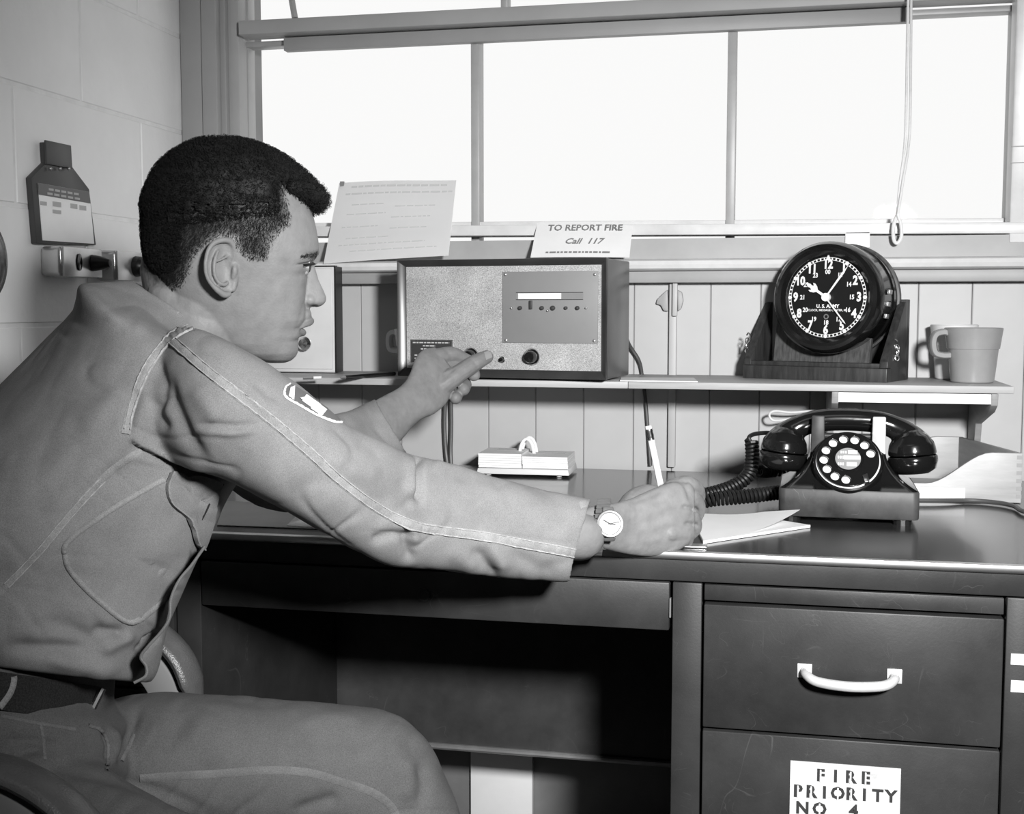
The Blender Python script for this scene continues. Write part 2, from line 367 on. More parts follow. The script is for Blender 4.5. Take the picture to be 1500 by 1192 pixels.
# lower sash
def sash(n, x0, x1, z0, z1, y0=GY-.016, y1=GY+.016): return wpart(n, 'sash', x0, x1, y0, y1, z0, z1, .0015)
xs = [X(362, GY), X(700, GY), X(1072, GY), X(1481, GY), X(1481, GY)+.52, X(1481, GY)+1.03]
zb = WZ0+.028; zt = rz0-.012
lo = MB(); hz = lambda px: atY(px, 329.5+ (px-707)*.0039, GY).z
sash('sash_stile', xs[0]-.006, xs[0]+.012, WZ0-.02, rz0)
for x in xs[1:]: sash('sash_bar', x-.0085, x+.0085, WZ0-.02, rz0-.001, GY-.024)
q0, q1 = hz(400), hz(1475); slope = (q1-q0)/(X(1475, GY)-X(400, GY))
def slab(n, m, xa, xb, y0, y1, d0, d1, bev=.0015):
    z = lambda x: q0+slope*min(x-X(400, GY), 1.2)
    p = [(x, y, z(x)+d) for d in (d0, d1) for x, y in ((xa, y0), (xb, y0), (xb, y1), (xa, y1))]
    return MB().hexa(p).build(n, m, win, bev=bev)
slab('sash_rail', 'sill', xs[0], wx1, GY-.02, GY+.02, -.02, 0)
sash('sash_rail', xs[0], wx1, rz0-.012, rz0-.001, GY-.018)
slab('stool', 'sill', WX+.02, wx1, WY-.006, GY-.019, -.032, -.012)
for a, b in zip(xs, xs[1:]):
    MB().box(a+.004, b-.004, GY+.003, GY+.006, WZ0+.002, rz0-.025).build('pane', 'glass', win)
# upper lights: projecting ventilator with its arm, bars above the transom
ux = [xs[0], X(741, GY), X(1136, GY), 1.0, 1.5]
sash('sash_stile', xs[0]-.006, xs[0]+.014, rz1, WZ1)
for x in ux[1:]: sash('sash_bar', x-.007, x+.007, rz1, WZ1)
sash('sash_rail', xs[0], wx1, rz1-.002, rz1+.006)
sash('sash_rail', xs[0], wx1, WZ1-.03, WZ1)
for a, b in zip(ux, ux[1:]+[wx1]):
    MB().box(a+.004, b-.004, GY+.003, GY+.006, rz1+.004, WZ1-.02).build('pane', 'glass', win)
a0, a1 = atY(432, 26, GY-.03), atY(424, -20, GY-.03)
MB().tube([a0, a1, a1+(a1-a0)*5], .007, 6).build('stay_arm', 'sash', win, smooth=True)
wpart('head_jamb', 'trim', xs[0]-.02, wx1, WY, WY+.1, WZ1, WZ1+.06)
# putty stop strip hanging under the transom
MB().box(X(424, GY-.02), X(1330, GY-.02), GY-.045, GY-.025, rz0-.028, rz0-.002).build('stop_strip', 'trim_dark', win, bev=.001)
# next window post to the right, outside the sash
wpart('mullion_post', 'sill', X(1483, WY+.0), X(1483, WY)+.06, WY-.004, GY-.03, WZ0-.02, WZ1, .004)
for y in (214, 238):
    z = atY(1490, y, WY-.008).z
    MB().box(X(1483, WY-.008), X(1483, WY)+.058, WY-.007, WY-.0035, z-.0008, z+.0008).build('bead', 'trim', win)
latch = wpart('latch_plate', 'white', atY(1238, 345, WY).x, atY(1274, 345, WY).x, WY-.006, WY+.0, atY(1250, 363, WY).z, atY(1250, 340, WY).z, .001)
# ================================================================== desk
YF, DT = 1.55, .76
desk = thing('steel_desk', 'dark enamelled steel office desk with bright metal edged top and two drawer pedestals', 'desk', (-.35, 1.95, 0))
DXR = .345; DXL = -1.185; DYB = 2.335
top = MB().box(DXL, DXR+.2, YF+.004, DYB, DT-.038, DT-.0015).build('desk_top', 'desk', desk, bev=.002)
MB().box(DXL+.004, DXR+.196, YF+.012, DYB-.004, DT-.002, DT).build('top_inlay', 'desktop', top, label='glossy dark writing surface')
MB().box(DXL, DXR+.2, YF-.001, YF+.0125, DT-.0095, DT+.0006).build('edge_trim', 'alu', top, bev=.0018, label='bright metal edge strip')
DB = .12      # bottom of the pedestals
def pedestal(x0, x1, drawers=True, st=.037):
    ped = MB()
    ped.box(x0, x0+st, YF+.006, DYB-.04, DB, DT-.040); ped.box(x1-st, x1, YF+.006, DYB-.04, DB, DT-.040)
    ped.box(x0+st, x1-st, YF+.05, DYB-.04, DB, DT-.040)
    b = ped.build('pedestal', 'desk', desk, bev=.0015)
    a, c = x0+st+.003, x1-st-.003
    MB().box(a, c, YF+.008, YF+.045, .6985, .7185).build('pull_out_board', 'desk2', desk, bev=.001)
    fr = []
    for z0, z1 in ((.5345, .6945), (.135, .5305)):
        d = MB().box(a, c, YF+.002, YF+.045, z0, z1).build('drawer', 'desk2', desk, bev=.0022)
        fr.append(d)
    return b, fr, a, c
p1, dr1, pa, pc = pedestal(-.1245, DXR-.03)
p2, dr2, qa, qc = pedestal(-1.178, -.778)
def handle(d, cx, z, w=.108):
    for s in (-1, 1):
        MB().box(cx+s*w/2-.009, cx+s*w/2+.009, YF-.0005, YF+.002, z-.009, z+.009).build('handle_plate', 'satin', d, bev=.0007)
    pts = catmull([(cx-w/2, YF, z+.001), (cx-w/2+.002, YF-.014, z-.001), (cx-w/2+.016, YF-.024, z-.006), (cx, YF-.027, z-.0085), (cx+w/2-.016, YF-.024, z-.006), (cx+w/2-.002, YF-.014, z-.001), (cx+w/2, YF, z+.001)], 6)
    MB().tube(pts, [.0052+.0012*math.sin(PI*i/(len(pts)-1)) for i in range(len(pts))], 12).build('handle', 'satin', d, smooth=True, label='bright bowed metal pull handle')
for d, x0, x1 in ((dr1, pa, pc), (dr2, qa, qc)):
    handle(d[0], (x0+x1)/2, .6165); handle(d[1], (x0+x1)/2, .333)
MB().box(-.776, -.1285, YF+.004, YF+.30, .657, .7195).build('drawer', 'desk2', desk, bev=.002)
cdw = [c for c in desk.children if c.name.startswith('drawer')][-1]
lk = atY(620, 872, YF)
lo_ = MB(Matrix.Translation((lk.x, YF+.004, lk.z))).lathe([(.0001, .0035), (.006, .0035), (.0063, .004), (.0088, .004), (.0092, .002), (.0092, 0)], 24, '-y').build('lock', 'desk2', cdw, smooth=True, label='small round drawer lock')
MB().box(lk.x-.0006, lk.x+.0006, YF-.0004, YF+.0006, lk.z-.003, lk.z+.003).build('keyhole', 'ink', lo_)
# hinge-like catch at the right end of the centre drawer
MB().box(-.128, -.1262, YF+.001, YF+.008, .675, .70).build('drawer_catch', 'steel', cdw)
# modesty panel with a folded bottom lip
mp = MB().box(-.778, -.1245, 2.09, 2.10, .283, .72).build('modesty_panel', 'deskin', desk)
MB().tube([(-.778, 2.088, .28), (-.1245, 2.088, .28)], .006, 10).build('bottom_lip', 'steel', mp, smooth=True)
for x in (-1.15, -.80, -.10, DXR-.06):
    for y in (1.6, 2.25):
        MB().box(x-.017, x+.017, y-.017, y+.017, 0, DB).build('foot', 'desk', desk, bev=.002)
# white strips on the end post
for y0, y1, n in ((957, 973, 'upper'), (996, 1013, 'lower')):
    a, b = atY(1481, y0, YF+.005), atY(1481, y1, YF+.005)
    o = MB().box(a.x, DXR-.031, YF+.0045, YF+.0058, b.z, a.z).build('paper_strip', 'paper')
    tag(o, f'{n} of two narrow white strips stuck on the steel desk end post', 'label', 'white strips on the desk post')
# stencilled card on the lower drawer
a, b = atY(1158, 1114, YF), atY(1320, 1121, YF)
card = thing('stencilled_card', 'white card stencilled FIRE PRIORITY NO 4 taped on the lower desk drawer', 'sign', (a.x/2+b.x/2, YF, .40))
MB().box(a.x, b.x, YF+.0004, YF+.0018, .405, a.z).build('card', mat('wrinkle_shade_card', .66, .6, var=.3, vscale=22, stretch=(1, 1, 2.5), detail=5, hi=1.25), card)  # wrinkle shading painted as streaky tone on the flat card
def onfront(px, py, s, size, nm='lettering', m='ink', sx=1, bold=.0006):
    p = atY(px, py, YF); return text(nm, s, size, Matrix.Translation((p.x, YF, p.z)), m, card, .0005, sx=sx, bold=bold)
def stencil(px, py, s, w, size, slope):
    for i, ch in enumerate(s):
        if ch != ' ':
            x = px+(i-(len(s)-1)/2)*w
            p = atY(x, py+slope*(x-px), YF)
            t = onfront(x, py+slope*(x-px), ch, size, bold=.0007)
            # stencil bridge
            MB().box(p.x-.0009, p.x+.0009, YF-.0008, YF, p.z-size*.36, p.z+size*.36).build('stencil_bridge', 'paper', t) if ch in 'ROBEFP' else None
stencil(1235, 1138, 'FIRE', 22, .0215, .06)
stencil(1237, 1163, 'PRIORITY', 19.5, .0215, .06)
stencil(1213, 1186, 'NO 4', 25, .0215, .06)

# ---------------------------------------------------------------- small label on the desk front under the arm
a = atY(562, 815, YF-.001); b = atY(640, 826, YF-.001)
o = MB().box(a.x, b.x, YF-.0012, YF-.0002, b.z+.001, b.z+.0085).build('desk_tag', 'paper', None)
tag(o, 'small white tag stuck to desk top edge above the centre drawer', 'label')
text('lettering', 'BB', .006, Matrix.Translation((a.x+.02, YF-.0016, b.z+.005)), 'ink', o, .0003)

# ================================================================== shelf
SZ = .942; SYF = 2.115
sh = thing('wall_shelf', 'long narrow wooden shelf over the back of the desk', 'shelf', (-.3, 2.24, .76))
XE = .378
MB().box(-1.15, -.25, SYF, WY-.004, SZ-.012, SZ).build('board', 'shelf', sh, bev=.0012)
MB().box(-.2494, XE, SYF, WY-.004, SZ-.012, SZ).build('board', 'shelf', sh, bev=.0012)
a = atY(1228, 575, SYF+.006); b = atY(1452, 592, SYF+.006)
MB().box(a.x, b.x, SYF+.004, SYF+.008, b.z, SZ-.0135).build('front_strip', 'white', sh, label='white strip under the shelf edge')
for px in (1223, 1456):
    x = atY(px, 585, SYF+.01).x
    pr = [(SYF+.001, SZ-.0125), (SYF+.004, SZ-.032), (SYF+.03, SZ-.045), (SYF+.06, SZ-.052), (WY-.09, SZ-.075), (WY-.06, .762), (WY-.006, .762), (WY-.006, SZ-.0125)]
    MB().prism(pr, x-.0055, x+.0055, 'yz').build('bracket', 'woodg', sh, bev=.001)
for x in (-1.10,):
    MB().prism([(SYF+.02, SZ-.0125), (SYF+.03, SZ-.03), (WY-.06, .80), (WY-.06, .762), (WY-.006, .762), (WY-.006, SZ-.0125)], x-.006, x+.006, 'yz').build('bracket', 'woodg', sh, bev=.001)

# ================================================================== radio
BL, BR = atZ(583, 551.5, SZ+.004), atZ(887.5, 559.5, SZ+.004)
BR.y = max(BR.y, 2.085); BL = atY(583, 551.5, 2.135); BR = atY(887.5, 559.5, 2.085); BL.z = BR.z = SZ+.004
xd = BR-BL; RW = xd.length; RM = frame_mx(BL, xd); RH = .2075; RD = .165
rad = thing('table_radio', 'dark wooden table radio with cloth grille face and grey tuning panel', 'radio', (BL+BR)/2)
R = lambda: MB(RM)
R().box(.006, RW-.001, .0115, RD, 0, RH).build('cabinet', 'cabside', rad, bev=.003)
fr = R(); tw = .0145
o_ = [(0, -.002, 0), (RW, -.002, 0), (RW, -.002, RH+.001), (0, -.002, RH+.001)]
i_ = [(tw, .008, tw), (RW-.011, .008, tw), (RW-.011, .008, RH-.011), (tw, .008, RH-.011)]
ob = [(x, .012, z) for x, y, z in o_]; ib = [(x, .012, z) for x, y, z in i_]
fr.add(o_+i_+ob+ib, [(k, (k+1) % 4, 4+(k+1) % 4, 4+k) for k in range(4)]+[(8+k, 8+(k+1) % 4, (k+1) % 4, k) for k in range(4)]+[(4+k, 4+(k+1) % 4, 12+(k+1) % 4, 12+k) for k in range(4)])
fr.build('front_frame', 'cabinet', rad, bev=.0012, seg=2, label='bevelled black frame round the face')
R().box(tw, RW-.011, .0075, .0095, tw, RH-.011).build('grille_cloth', 'grille', rad)
def rpos(px, py):      # pixel to radio face coordinates
    d = RM.to_3x3().inverted() @ ray(px, py); o = RM.inverted() @ CAM; t = (.0075-o.y)/d.y; p = o+d*t; return p.x, p.z
x0, z1 = rpos(737, 398); x1, z0 = rpos(876, 503)
pn = R().box(x0, x1, .0045, .0075, z0, z1).build('tuning_panel', 'panel', rad, bev=.0005)
for px, py in ((741, 402), (872, 402), (742, 498), (871, 499)):
    x, z = rpos(px, py); MB(RM @ Matrix.Translation((x, .0045, z))).lathe([(.0028, 0), (.0026, .001), (.0015, .0018), (.0001, .002)], 12, '-y').build('screw', 'steel', pn, smooth=True)
x0, z1 = rpos(757, 428.5); x1, z0 = rpos(855, 438.5)
R().box(x0, x1, .0042, .0044, z0, z1).build('dial_slot', 'panel', pn)
for z in (z0, z1): R().box(x0, x1, .0034, .0046, z-.0005, z+.0005).build('slot_edge', 'board', pn)
x0, z1 = rpos(760, 429.5); x1, z0 = rpos(823, 438)
R().box(x0, x1, .0028, .0042, z0, z1).build('dial_strip', 'white', pn, bev=.0004)
for i, (px, w_) in enumerate(((751, 3), (763, 6), (795, 6), (811, 7), (830, 5), (847, 6), (860, 3), (804, 3))):
    x, z = rpos(px, 451 if px != 804 else 455)
    MB(RM @ Matrix.Translation((x, .0045, z))).lathe([(w_*.0006, 0), (w_*.0006, .004), (w_*.0004, .0055), (.0001, .006)], 10, '-y').build('toggle', 'steel' if w_ < 4 else 'board', pn, smooth=True)
x, z = rpos(779, 446); R().box(x-.0022, x+.0022, -.001, .0045, z-.008, z+.007).build('pointer', 'board', pn, bev=.0006)
def knob(px, py, r, d, m='bakelite'):
    x, z = rpos(px, py); k = MB(RM @ Matrix.Translation((x, .0076, z))).lathe([(r*1.12, 0), (r*1.1, .003), (r*.95, .0035), (r*.92, d*.7), (r*.75, d*.95), (.0001, d)], 28, '-y').build('knob', m, rad, smooth=True)
    MB(RM @ Matrix.Translation((x, .0075, z))).lathe([(r*1.28, 0), (r*1.28, .0018), (r*1.15, .002)], 28, '-y').build('knob_ring', 'steel', k, smooth=True)
knob(779.5, 522.5, .0118, .020); knob(736, 526.5, .0045, .010); knob(690, 521, .0118, .020)
x0, z1 = rpos(602, 497); x1, z0 = rpos(664, 532)
nm = R().box(x0, x1, .0055, .0076, z0, z1).build('name_plate', 'alu', rad)
R().box(x0+.0015, x1-.0015, .0048, .0058, z0+.0015, z1-.0015).build('plate_field', 'board', nm)
for k, (a, b) in enumerate(((.06, .94), (.3, .6), (.25, .62), (.3, .7), (.1, .55), (.1, .8))):
    z = z1-.0055-k*(z1-z0-.008)/6
    u = a
    while u < b:
        v = min(b, u+random.uniform(.06, .14)); R().box(x0+(x1-x0)*u, x0+(x1-x0)*(v-.02), .0044, .0049, z-.0011, z+.0011).build('plate_print', 'paperg', nm); u = v
for x, y in ((.03, .03), (RW-.03, .03), (.03, RD-.03), (RW-.03, RD-.03)):
    MB(RM @ Matrix.Translation((x, y, -.004))).lathe([(.008, 0), (.009, .0042)], 12, cap=True).build('foot', 'rubber', rad)

# ================================================================== clock in its wooden stand
CA = math.radians(-22)        # clock turned to face left of the camera
cb = atZ(1299, 561, SZ); cb2 = atZ(1085, 556, SZ)
cx = Vector((math.cos(CA), math.sin(CA), 0))
CW = .262; CO = cb-cx*CW; CO.y += .004; CO.z = SZ
KM = frame_mx(CO, cx)
ck = thing('mantel_clock', 'round black military clock with 24 hour dial on a dark oak stand', 'clock', CO+cx*CW/2)
K = lambda T=Matrix(): MB(KM @ T)
K().box(0, CW, 0, .022, 0, .024).build('front_board', 'walnut', ck, bev=.0012)
K().box(.004, CW-.004, .022, .125, 0, .012).build('base', 'walnut', ck, bev=.001)
K().box(.002, CW-.002, .004, .024, .024, .032).build('front_rail', 'walnut', ck, bev=.001)
K().box(.004, CW-.001, .112, .128, 0, .142).build('back_board', 'walnut', ck, bev=.0012)
for x in (.0, CW-.014):
    K().prism([(.002, .0245), (.022, .0245), (.022, 0), (.111, 0), (.111, .138), (.098, .138), (.004, .036)], x, x+.014, 'yz').build('side_cheek', 'walnut', ck, bev=.001)
K().hexa([(.04, .045, .03), (CW-.045, .045, .03), (CW-.045, .055, .03), (.04, .055, .03), (.04, .062, .12), (CW-.045, .062, .12), (CW-.045, .072, .12), (.04, .072, .12)]).build('inner_panel', 'walnut2', ck)
# case: axis along -y, tilted back slightly
cc_px = (1226, 432)
Rk = KM.to_3x3().inverted(); kd = Rk @ ray(1211.5, 435.5); ko = KM.inverted() @ CAM; t = (.012-ko.y)/kd.y; kp = ko+kd*t
TM = Matrix.Translation(kp) @ Matrix.Rotation(math.radians(-3), 4, 'X')
r0 = .0985
body = K(TM); body.lathe([(.093, -.085), (.0985, -.080), (.0985, -.062), (.096, -.058), (.096, -.014), (.0985, -.010), (.0975, .002), (.092, .012), (.086, .016), (.080, .014), (.0735, .006), (.0725, .0)], 72, '-y')
# oak back ring
K(TM).lathe([(.096, -.098), (.1015, -.094), (.1015, -.083), (.096, -.080)], 64, '-y', ).build('oak_ring', 'walnut2', ck, smooth=True)
body.build('case', 'bakelite', ck, smooth=True, ang=25)
K(TM).lathe([(.0001, .0), (.0735, .0)], 64, '-y').build('dial', 'dial', ck)
dl = [c for c in ck.children if c.name.startswith('dial')][0]
ring = K(TM)
def annulus(mb, ra, rb, y, n=72):
    vs = []; fs = []
    for k in range(n):
        a = 2*PI*k/n; vs += [(ra*math.sin(a), y, ra*math.cos(a)), (rb*math.sin(a), y, rb*math.cos(a))]
    for k in range(n): j = (k+1) % n; fs.append((2*k, 2*k+1, 2*j+1, 2*j))
    mb.add(vs, fs)
annulus(ring, .0692, .0700, -.0006); annulus(ring, .0648, .0655, -.0006)
for k in range(60):
    a = 2*PI*k/60; Rm = Matrix.Rotation(a, 4, 'Y')
    vs = [Rm @ Vector(p) for p in ((-.0013, -.0007, .0655), (.0013, -.0007, .0655), (.0013, -.0007, .0692), (-.0013, -.0007, .0692))]
    ring.add(vs, [(0, 1, 2, 3)])
ring.build('minute_track', 'lume', dl)
for k in range(12):
    a = 2*PI*k/12; Rm = Matrix.Rotation(a, 4, 'Y')
    d = K(TM)
    if k == 0: d.add([Rm @ Vector(p) for p in ((-.0045, -.001, .0655), (.0045, -.001, .0655), (0, -.001, .0755))], [(0, 1, 2)])
    else: d.add([Rm @ Vector((.0034*math.cos(t_*PI/6), -.001, .0674+.0036*math.sin(t_*PI/6))) for t_ in range(12)], [tuple(range(12))])
    d.build('hour_mark', 'lume', dl)
for k in range(12):
    a = 2*PI*k/12
    n1 = str(k or 12); n2 = '00' if k == 0 else str(k+12)
    text('numeral', n1, .0215, KM @ TM @ Matrix.Translation((.0570*math.sin(a), -.001, .0570*math.cos(a))), 'lume', dl, .0003, sx=.8, bold=.0009)
    text('numeral', n2, .0110, KM @ TM @ Matrix.Translation((.0442*math.sin(a), -.001, .0442*math.cos(a))), 'lume', dl, .0003, sx=.85, bold=.0003)
text('lettering', 'U. S. ARMY', .0085, KM @ TM @ Matrix.Translation((.002, -.001, -.0155)), 'lume', dl, .0003, bold=.0003)
text('lettering', 'CLOCK, MESSAGE CENTER, M1', .0052, KM @ TM @ Matrix.Translation((.002, -.001, -.0225)), 'lume', dl, .0003, bold=.0001)
K(TM @ Matrix.Translation((0, 0, -.0335))).lathe([(.0028, .0005), (.0028, .0012), (.0046, .0012), (.0046, .0005)], 16, '-y').build('winding_hole', 'steel', dl, smooth=True)
def hand(nm, ang, pts, y):
    Rm = Matrix.Rotation(math.radians(ang), 4, 'Y')
    q = [(a, b) for a, b in pts]
    K(TM @ Rm).prism(q, y-.0012, y, 'xz').build(nm, 'white', ck)
hand('hour_hand', 304, [(-.0022, 0), (-.0022, .02), (-.006, .024), (-.0085, .030), (-.0075, .034), (-.004, .030), (-.0026, .0335), (-.0034, .0375), (0, .046), (.0034, .0375), (.0026, .0335), (.004, .030), (.0075, .034), (.0085, .030), (.006, .024), (.0022, .02), (.0022, 0)], -.0045)
hand('minute_hand', 35, [(-.0012, 0), (-.0019, .05), (0, .0655), (.0019, .05), (.0012, 0)], -.0065)
hand('second_hand', 141, [(-.0011, 0), (-.0011, .055), (0, .06), (.0011, .055), (.0011, 0)], -.008)
K(TM).lathe([(.0001, .0100), (.0025, .0100), (.0072, .0092), (.0075, .004), (.0075, .001)], 20, '-y').build('hub', 'white', ck, smooth=True)
for dz in (.021, 0, -.021):
    K(TM @ Matrix.Rotation(math.radians(96), 4, 'Y')).box(-.004-dz*1.0, .004-dz, .024, .040, .0955, .1005).build('hinge_lug', 'steel', ck, bev=.001)
K(TM).ball((-.103, .035, .0), .0085).build('pivot_knob', 'bakelite', ck, smooth=True)
# chain and hook fastenings
for (px, py, sgn) in ((1095, 502, -1), (1311, 512, 1)):
    d0 = Rk @ ray(px, py); yy = .02 if sgn < 0 else .045; t = (yy-ko.y)/d0.y; q = ko+d0*t
    if sgn > 0: q.x = CW+.004
    hk = K(Matrix.Translation(q))
    hk.tube(catmull([(0, -.004, .014), (-.004*sgn, -.006, .018), (-.006*sgn, -.002, .012), (-.003*sgn, .002, .004), (.002*sgn, .0, -.004), (0, -.003, -.012)], 5), .0014, 6)
    h0 = hk.build('hook', 'chrome', ck, smooth=True)
    for i in range(3):
        rm = Matrix.Translation(q) @ Matrix.Translation((0, -.002, .004-i*.009)) @ Matrix.Rotation(PI/2*i, 4, 'Z')
        K(rm).tube([(.0035*math.cos(a), 0, .005*math.sin(a)) for a in [2*PI*j/12 for j in range(13)]], .0011, 6, cap=False).build('chain_link', 'chrome', h0, smooth=True)

# ================================================================== mugs
def mug(px, py, r, h, m, label, hang, py_=None):
    p = atZ(px, py, SZ); p.z = SZ+.0005
    p.y = py_ if py_ else p.y; p.x = atY(px, py, p.y).x
    t = thing('mug', label, 'mug', p)
    T = Matrix.Translation(p)
    MB(T).lathe([(.0001, 0), (r*.70, 0), (r*.74, .002), (r*.80, h*.30), (r*.86, h*.62), (r*.9, h*.625), (r, h), (r*.965, h+.001), (r*.93, h-.002), (r*.78, h*.4), (r*.68, .006), (.0001, .005)], 48).build('cup', m, t, smooth=True, ang=25)
    hm = T @ Matrix.Rotation(hang, 4, 'Z')
    ho = MB(hm); pts = [(r*.86, 0, h*.90), (r*1.06, 0, h*.93), (r*1.34, 0, h*.88), (r*1.42, 0, h*.72), (r*1.34, 0, h*.55), (r*1.1, 0, h*.5), (r*.82, 0, h*.5)]
    P_ = catmull(pts, 5); rings = []
    for i, q in enumerate(P_):
        tg = (P_[min(i+1, len(P_)-1)]-P_[max(i-1, 0)]).normalized(); nx = Vector((0, 1, 0)).cross(tg)
        rings.append([q+Vector((0, 1, 0))*(.0095*a)+nx*(.0056*b) for a, b in ((1, .6), (.6, 1), (-.6, 1), (-1, .6), (-1, -.6), (-.6, -1), (.6, -1), (1, -.6))])
    ho.loft(rings).build('handle', m, t, smooth=True, ang=50)
    return t
mug(1424, 557.5, .0478, .092, 'mug', 'grey plastic mug with square loop handle at the shelf end', math.radians(188), 2.218)
mug(1396, 549, .0410, .096, 'mugw', 'cream coloured mug standing behind the grey mug', math.radians(60), 2.308)
mug(605, 541, .036, .085, 'mugw', 'pale mug half hidden behind the table radio, handle showing', math.radians(170), 2.305)

# ================================================================== white cabinet box with a round knob
q = atZ(495, 546.5, SZ)
xq = q.x; y0 = 2.262
zt_ = atY(495, 389, y0).z
bxo = thing('metal_box', 'pale enamelled metal box with round bright knob on the shelf', 'box', (xq-.08, y0+.04, SZ))
MB().box(xq-.165, xq, y0, y0+.036, SZ+.001, zt_).build('body', 'boxw', bxo, bev=.004, seg=3)
dq = MB().box(xq-.158, xq-.006, y0-.004, y0-.0002, SZ+.008, zt_-.005).build('door', 'boxw', bxo, bev=.003)
MB().box(xq-.0015, xq+.0012, y0-.003, y0+.034, SZ+.002, zt_-.002).build('edge_gasket', 'rubber', bxo)
MB().box(xq-.165, xq, y0-.0012, y0+.01, zt_-.0022, zt_+.0004).build('top_edge', 'rubber', bxo)
kq = atY(447, 503, y0-.02)
MB(Matrix.Translation((kq.x, y0-.004, kq.z))).lathe([(.004, 0), (.004, .008), (.009, .011), (.0135, .017), (.0135, .022), (.009, .028), (.0001, .030)], 28, '-y').build('knob', 'chrome', dq, smooth=True)

# ================================================================== loose things on the shelf
a, b = atZ(505, 553, SZ+.004), atZ(583, 546.5, SZ+.004); a.z = b.z = SZ+.0042
b.y = min(b.y, 2.2)
pen = thing('pen', 'black pen lying on the shelf beside the radio', 'pen', (a+b)/2-Vector((0, 0, .004)))
MB().tube([a, b], .0038, 10).build('barrel', 'black', pen, smooth=True)
MB().tube([a-(b-a).normalized()*.012, a], [.0012, .0036], 10).build('tip', 'steel', pen, smooth=True)
a = atZ(444, 553.5, SZ+.003); a.z = SZ+.003
cig = thing('pencil_stub', 'short stub lying on the shelf near the metal box', 'pencil', a-Vector((0, 0, .003)))
MB().tube([a, a+Vector((.018, .004, .0003))], .0028, 8).build('body', 'steel', cig, smooth=True)
MB().tube([a+Vector((.0185, .004, .0004)), a+Vector((.032, .007, .0008))], .0027, 8).build('end', 'white', cig, smooth=True)
c4 = [atZ(x, y, SZ) for x, y in ((903, 561), (1021, 561), (1016, 554.5), (910, 554))]
o = MB().hexa([(p.x, max(p.y, SYF+.004), SZ+.0004) for p in c4]+[(p.x, max(p.y, SYF+.004), SZ+.002) for p in c4]).build('paper_slip', 'paper')
tag(o, 'white paper slip lying on the shelf beside the radio', 'paper')

# ================================================================== papers against the window
def sheet(name, label, px, Yb, Yt, m='paper'):
    """sheet leaning on the wall: px = bottom-left, bottom-right, top-right, top-left"""
    Ys = (Yb, Yb, Yt, Yt); c = [atY(x, y, Y) for (x, y), Y in zip(px, Ys)]
    n = (c[1]-c[0]).cross(c[3]-c[0]).normalized()
    t = thing(name, label, 'paper', (c[0]+c[1])/2)
    N = 8; vs = []; fs = []
    for j in range(N+1):
        for i in range(N+1):
            u, v = i/N, j/N; p = (c[0]*(1-u)+c[1]*u)*(1-v)+(c[3]*(1-u)+c[2]*u)*v
            p = p+n*(.0015*math.sin(u*PI)+.002*v*v*math.sin(u*5)); vs.append(p)
    for j in range(N):
        for i in range(N): k = j*(N+1)+i; fs.append((k, k+1, k+N+2, k+N+1))
    nb = len(vs); vs2 = vs+[p-n*.0006 for p in vs]
    fs2 = fs+[tuple(reversed([i+nb for i in f])) for f in fs]
    MB().add(vs2, fs2).build('sheet', m, t, smooth=True)
    f = lambda u, v: (c[0]*(1-u)+c[1]*u)*(1-v)+(c[3]*(1-u)+c[2]*u)*v+n*.0016+n*(.0015*math.sin(u*PI)+.002*v*v*math.sin(u*5))
    return t, f, n, c
t1, f1, n1, c1 = sheet('typed_sheet', 'large typed paper sheet propped against the window behind the radio', ((474, 386), (657, 374), (668, 263), (497, 268)), WY-.066, WY+.045, 'paper_thin')
def dash(f, u0, u1, v, h, par, m='inkg'):
    u = u0
    while u < u1:
        e = min(u1, u+random.uniform(.02, .09)); a, b, c, d = f(u, v-h), f(e, v-h), f(e, v+h), f(u, v+h)
        MB().add([a, b, c, d], [(0, 1, 2, 3)]).build('print', m, par); u = e+.012
for v, u0, u1, h in ((.93, .12, .93, .012), (.84, .08, .98, .010), (.70, .15, .42, .006), (.66, .52, .85, .006), (.58, .12, .45, .006), (.52, .5, .82, .006), (.42, .1, .4, .006), (.38, .5, .8, .006), (.28, .15, .5, .006), (.2, .1, .8, .006), (.12, .2, .9, .006)):
    dash(f1, u0, u1, v, h, t1, 'inkf')
tk = f1(.03, .985); MB().box(tk.x-.004, tk.x+.004, tk.y-.002, tk.y+.003, tk.z-.012, tk.z+.004).build('clip', 'inkm', t1)
t2, f2, n2, c2 = sheet('fire_notice', 'white card lettered TO REPORT FIRE propped behind the radio', ((777, 377), (922, 377), (927, 325), (787, 327)), WY-.064, WY-.002)
ax = (c2[1]-c2[0]).normalized(); up2 = (c2[3]-c2[0]).normalized()
def oncard(s, u, v, size, m='inkm', sx=1, shear=0):
    p = f2(u, v)+n2*.0006; fm = frame_mx(p, ax, z=up2); return text('lettering', s, size, fm, m, t2, .0002, sx=sx, bold=.0003, shear=shear)
oncard('TO REPORT FIRE', .52, .80, .0225, sx=.86); oncard('Call  117', .52, .42, .020, shear=.3, m='inkm'); dash(f2, .15, .8, .12, .022, t2, 'inkm')

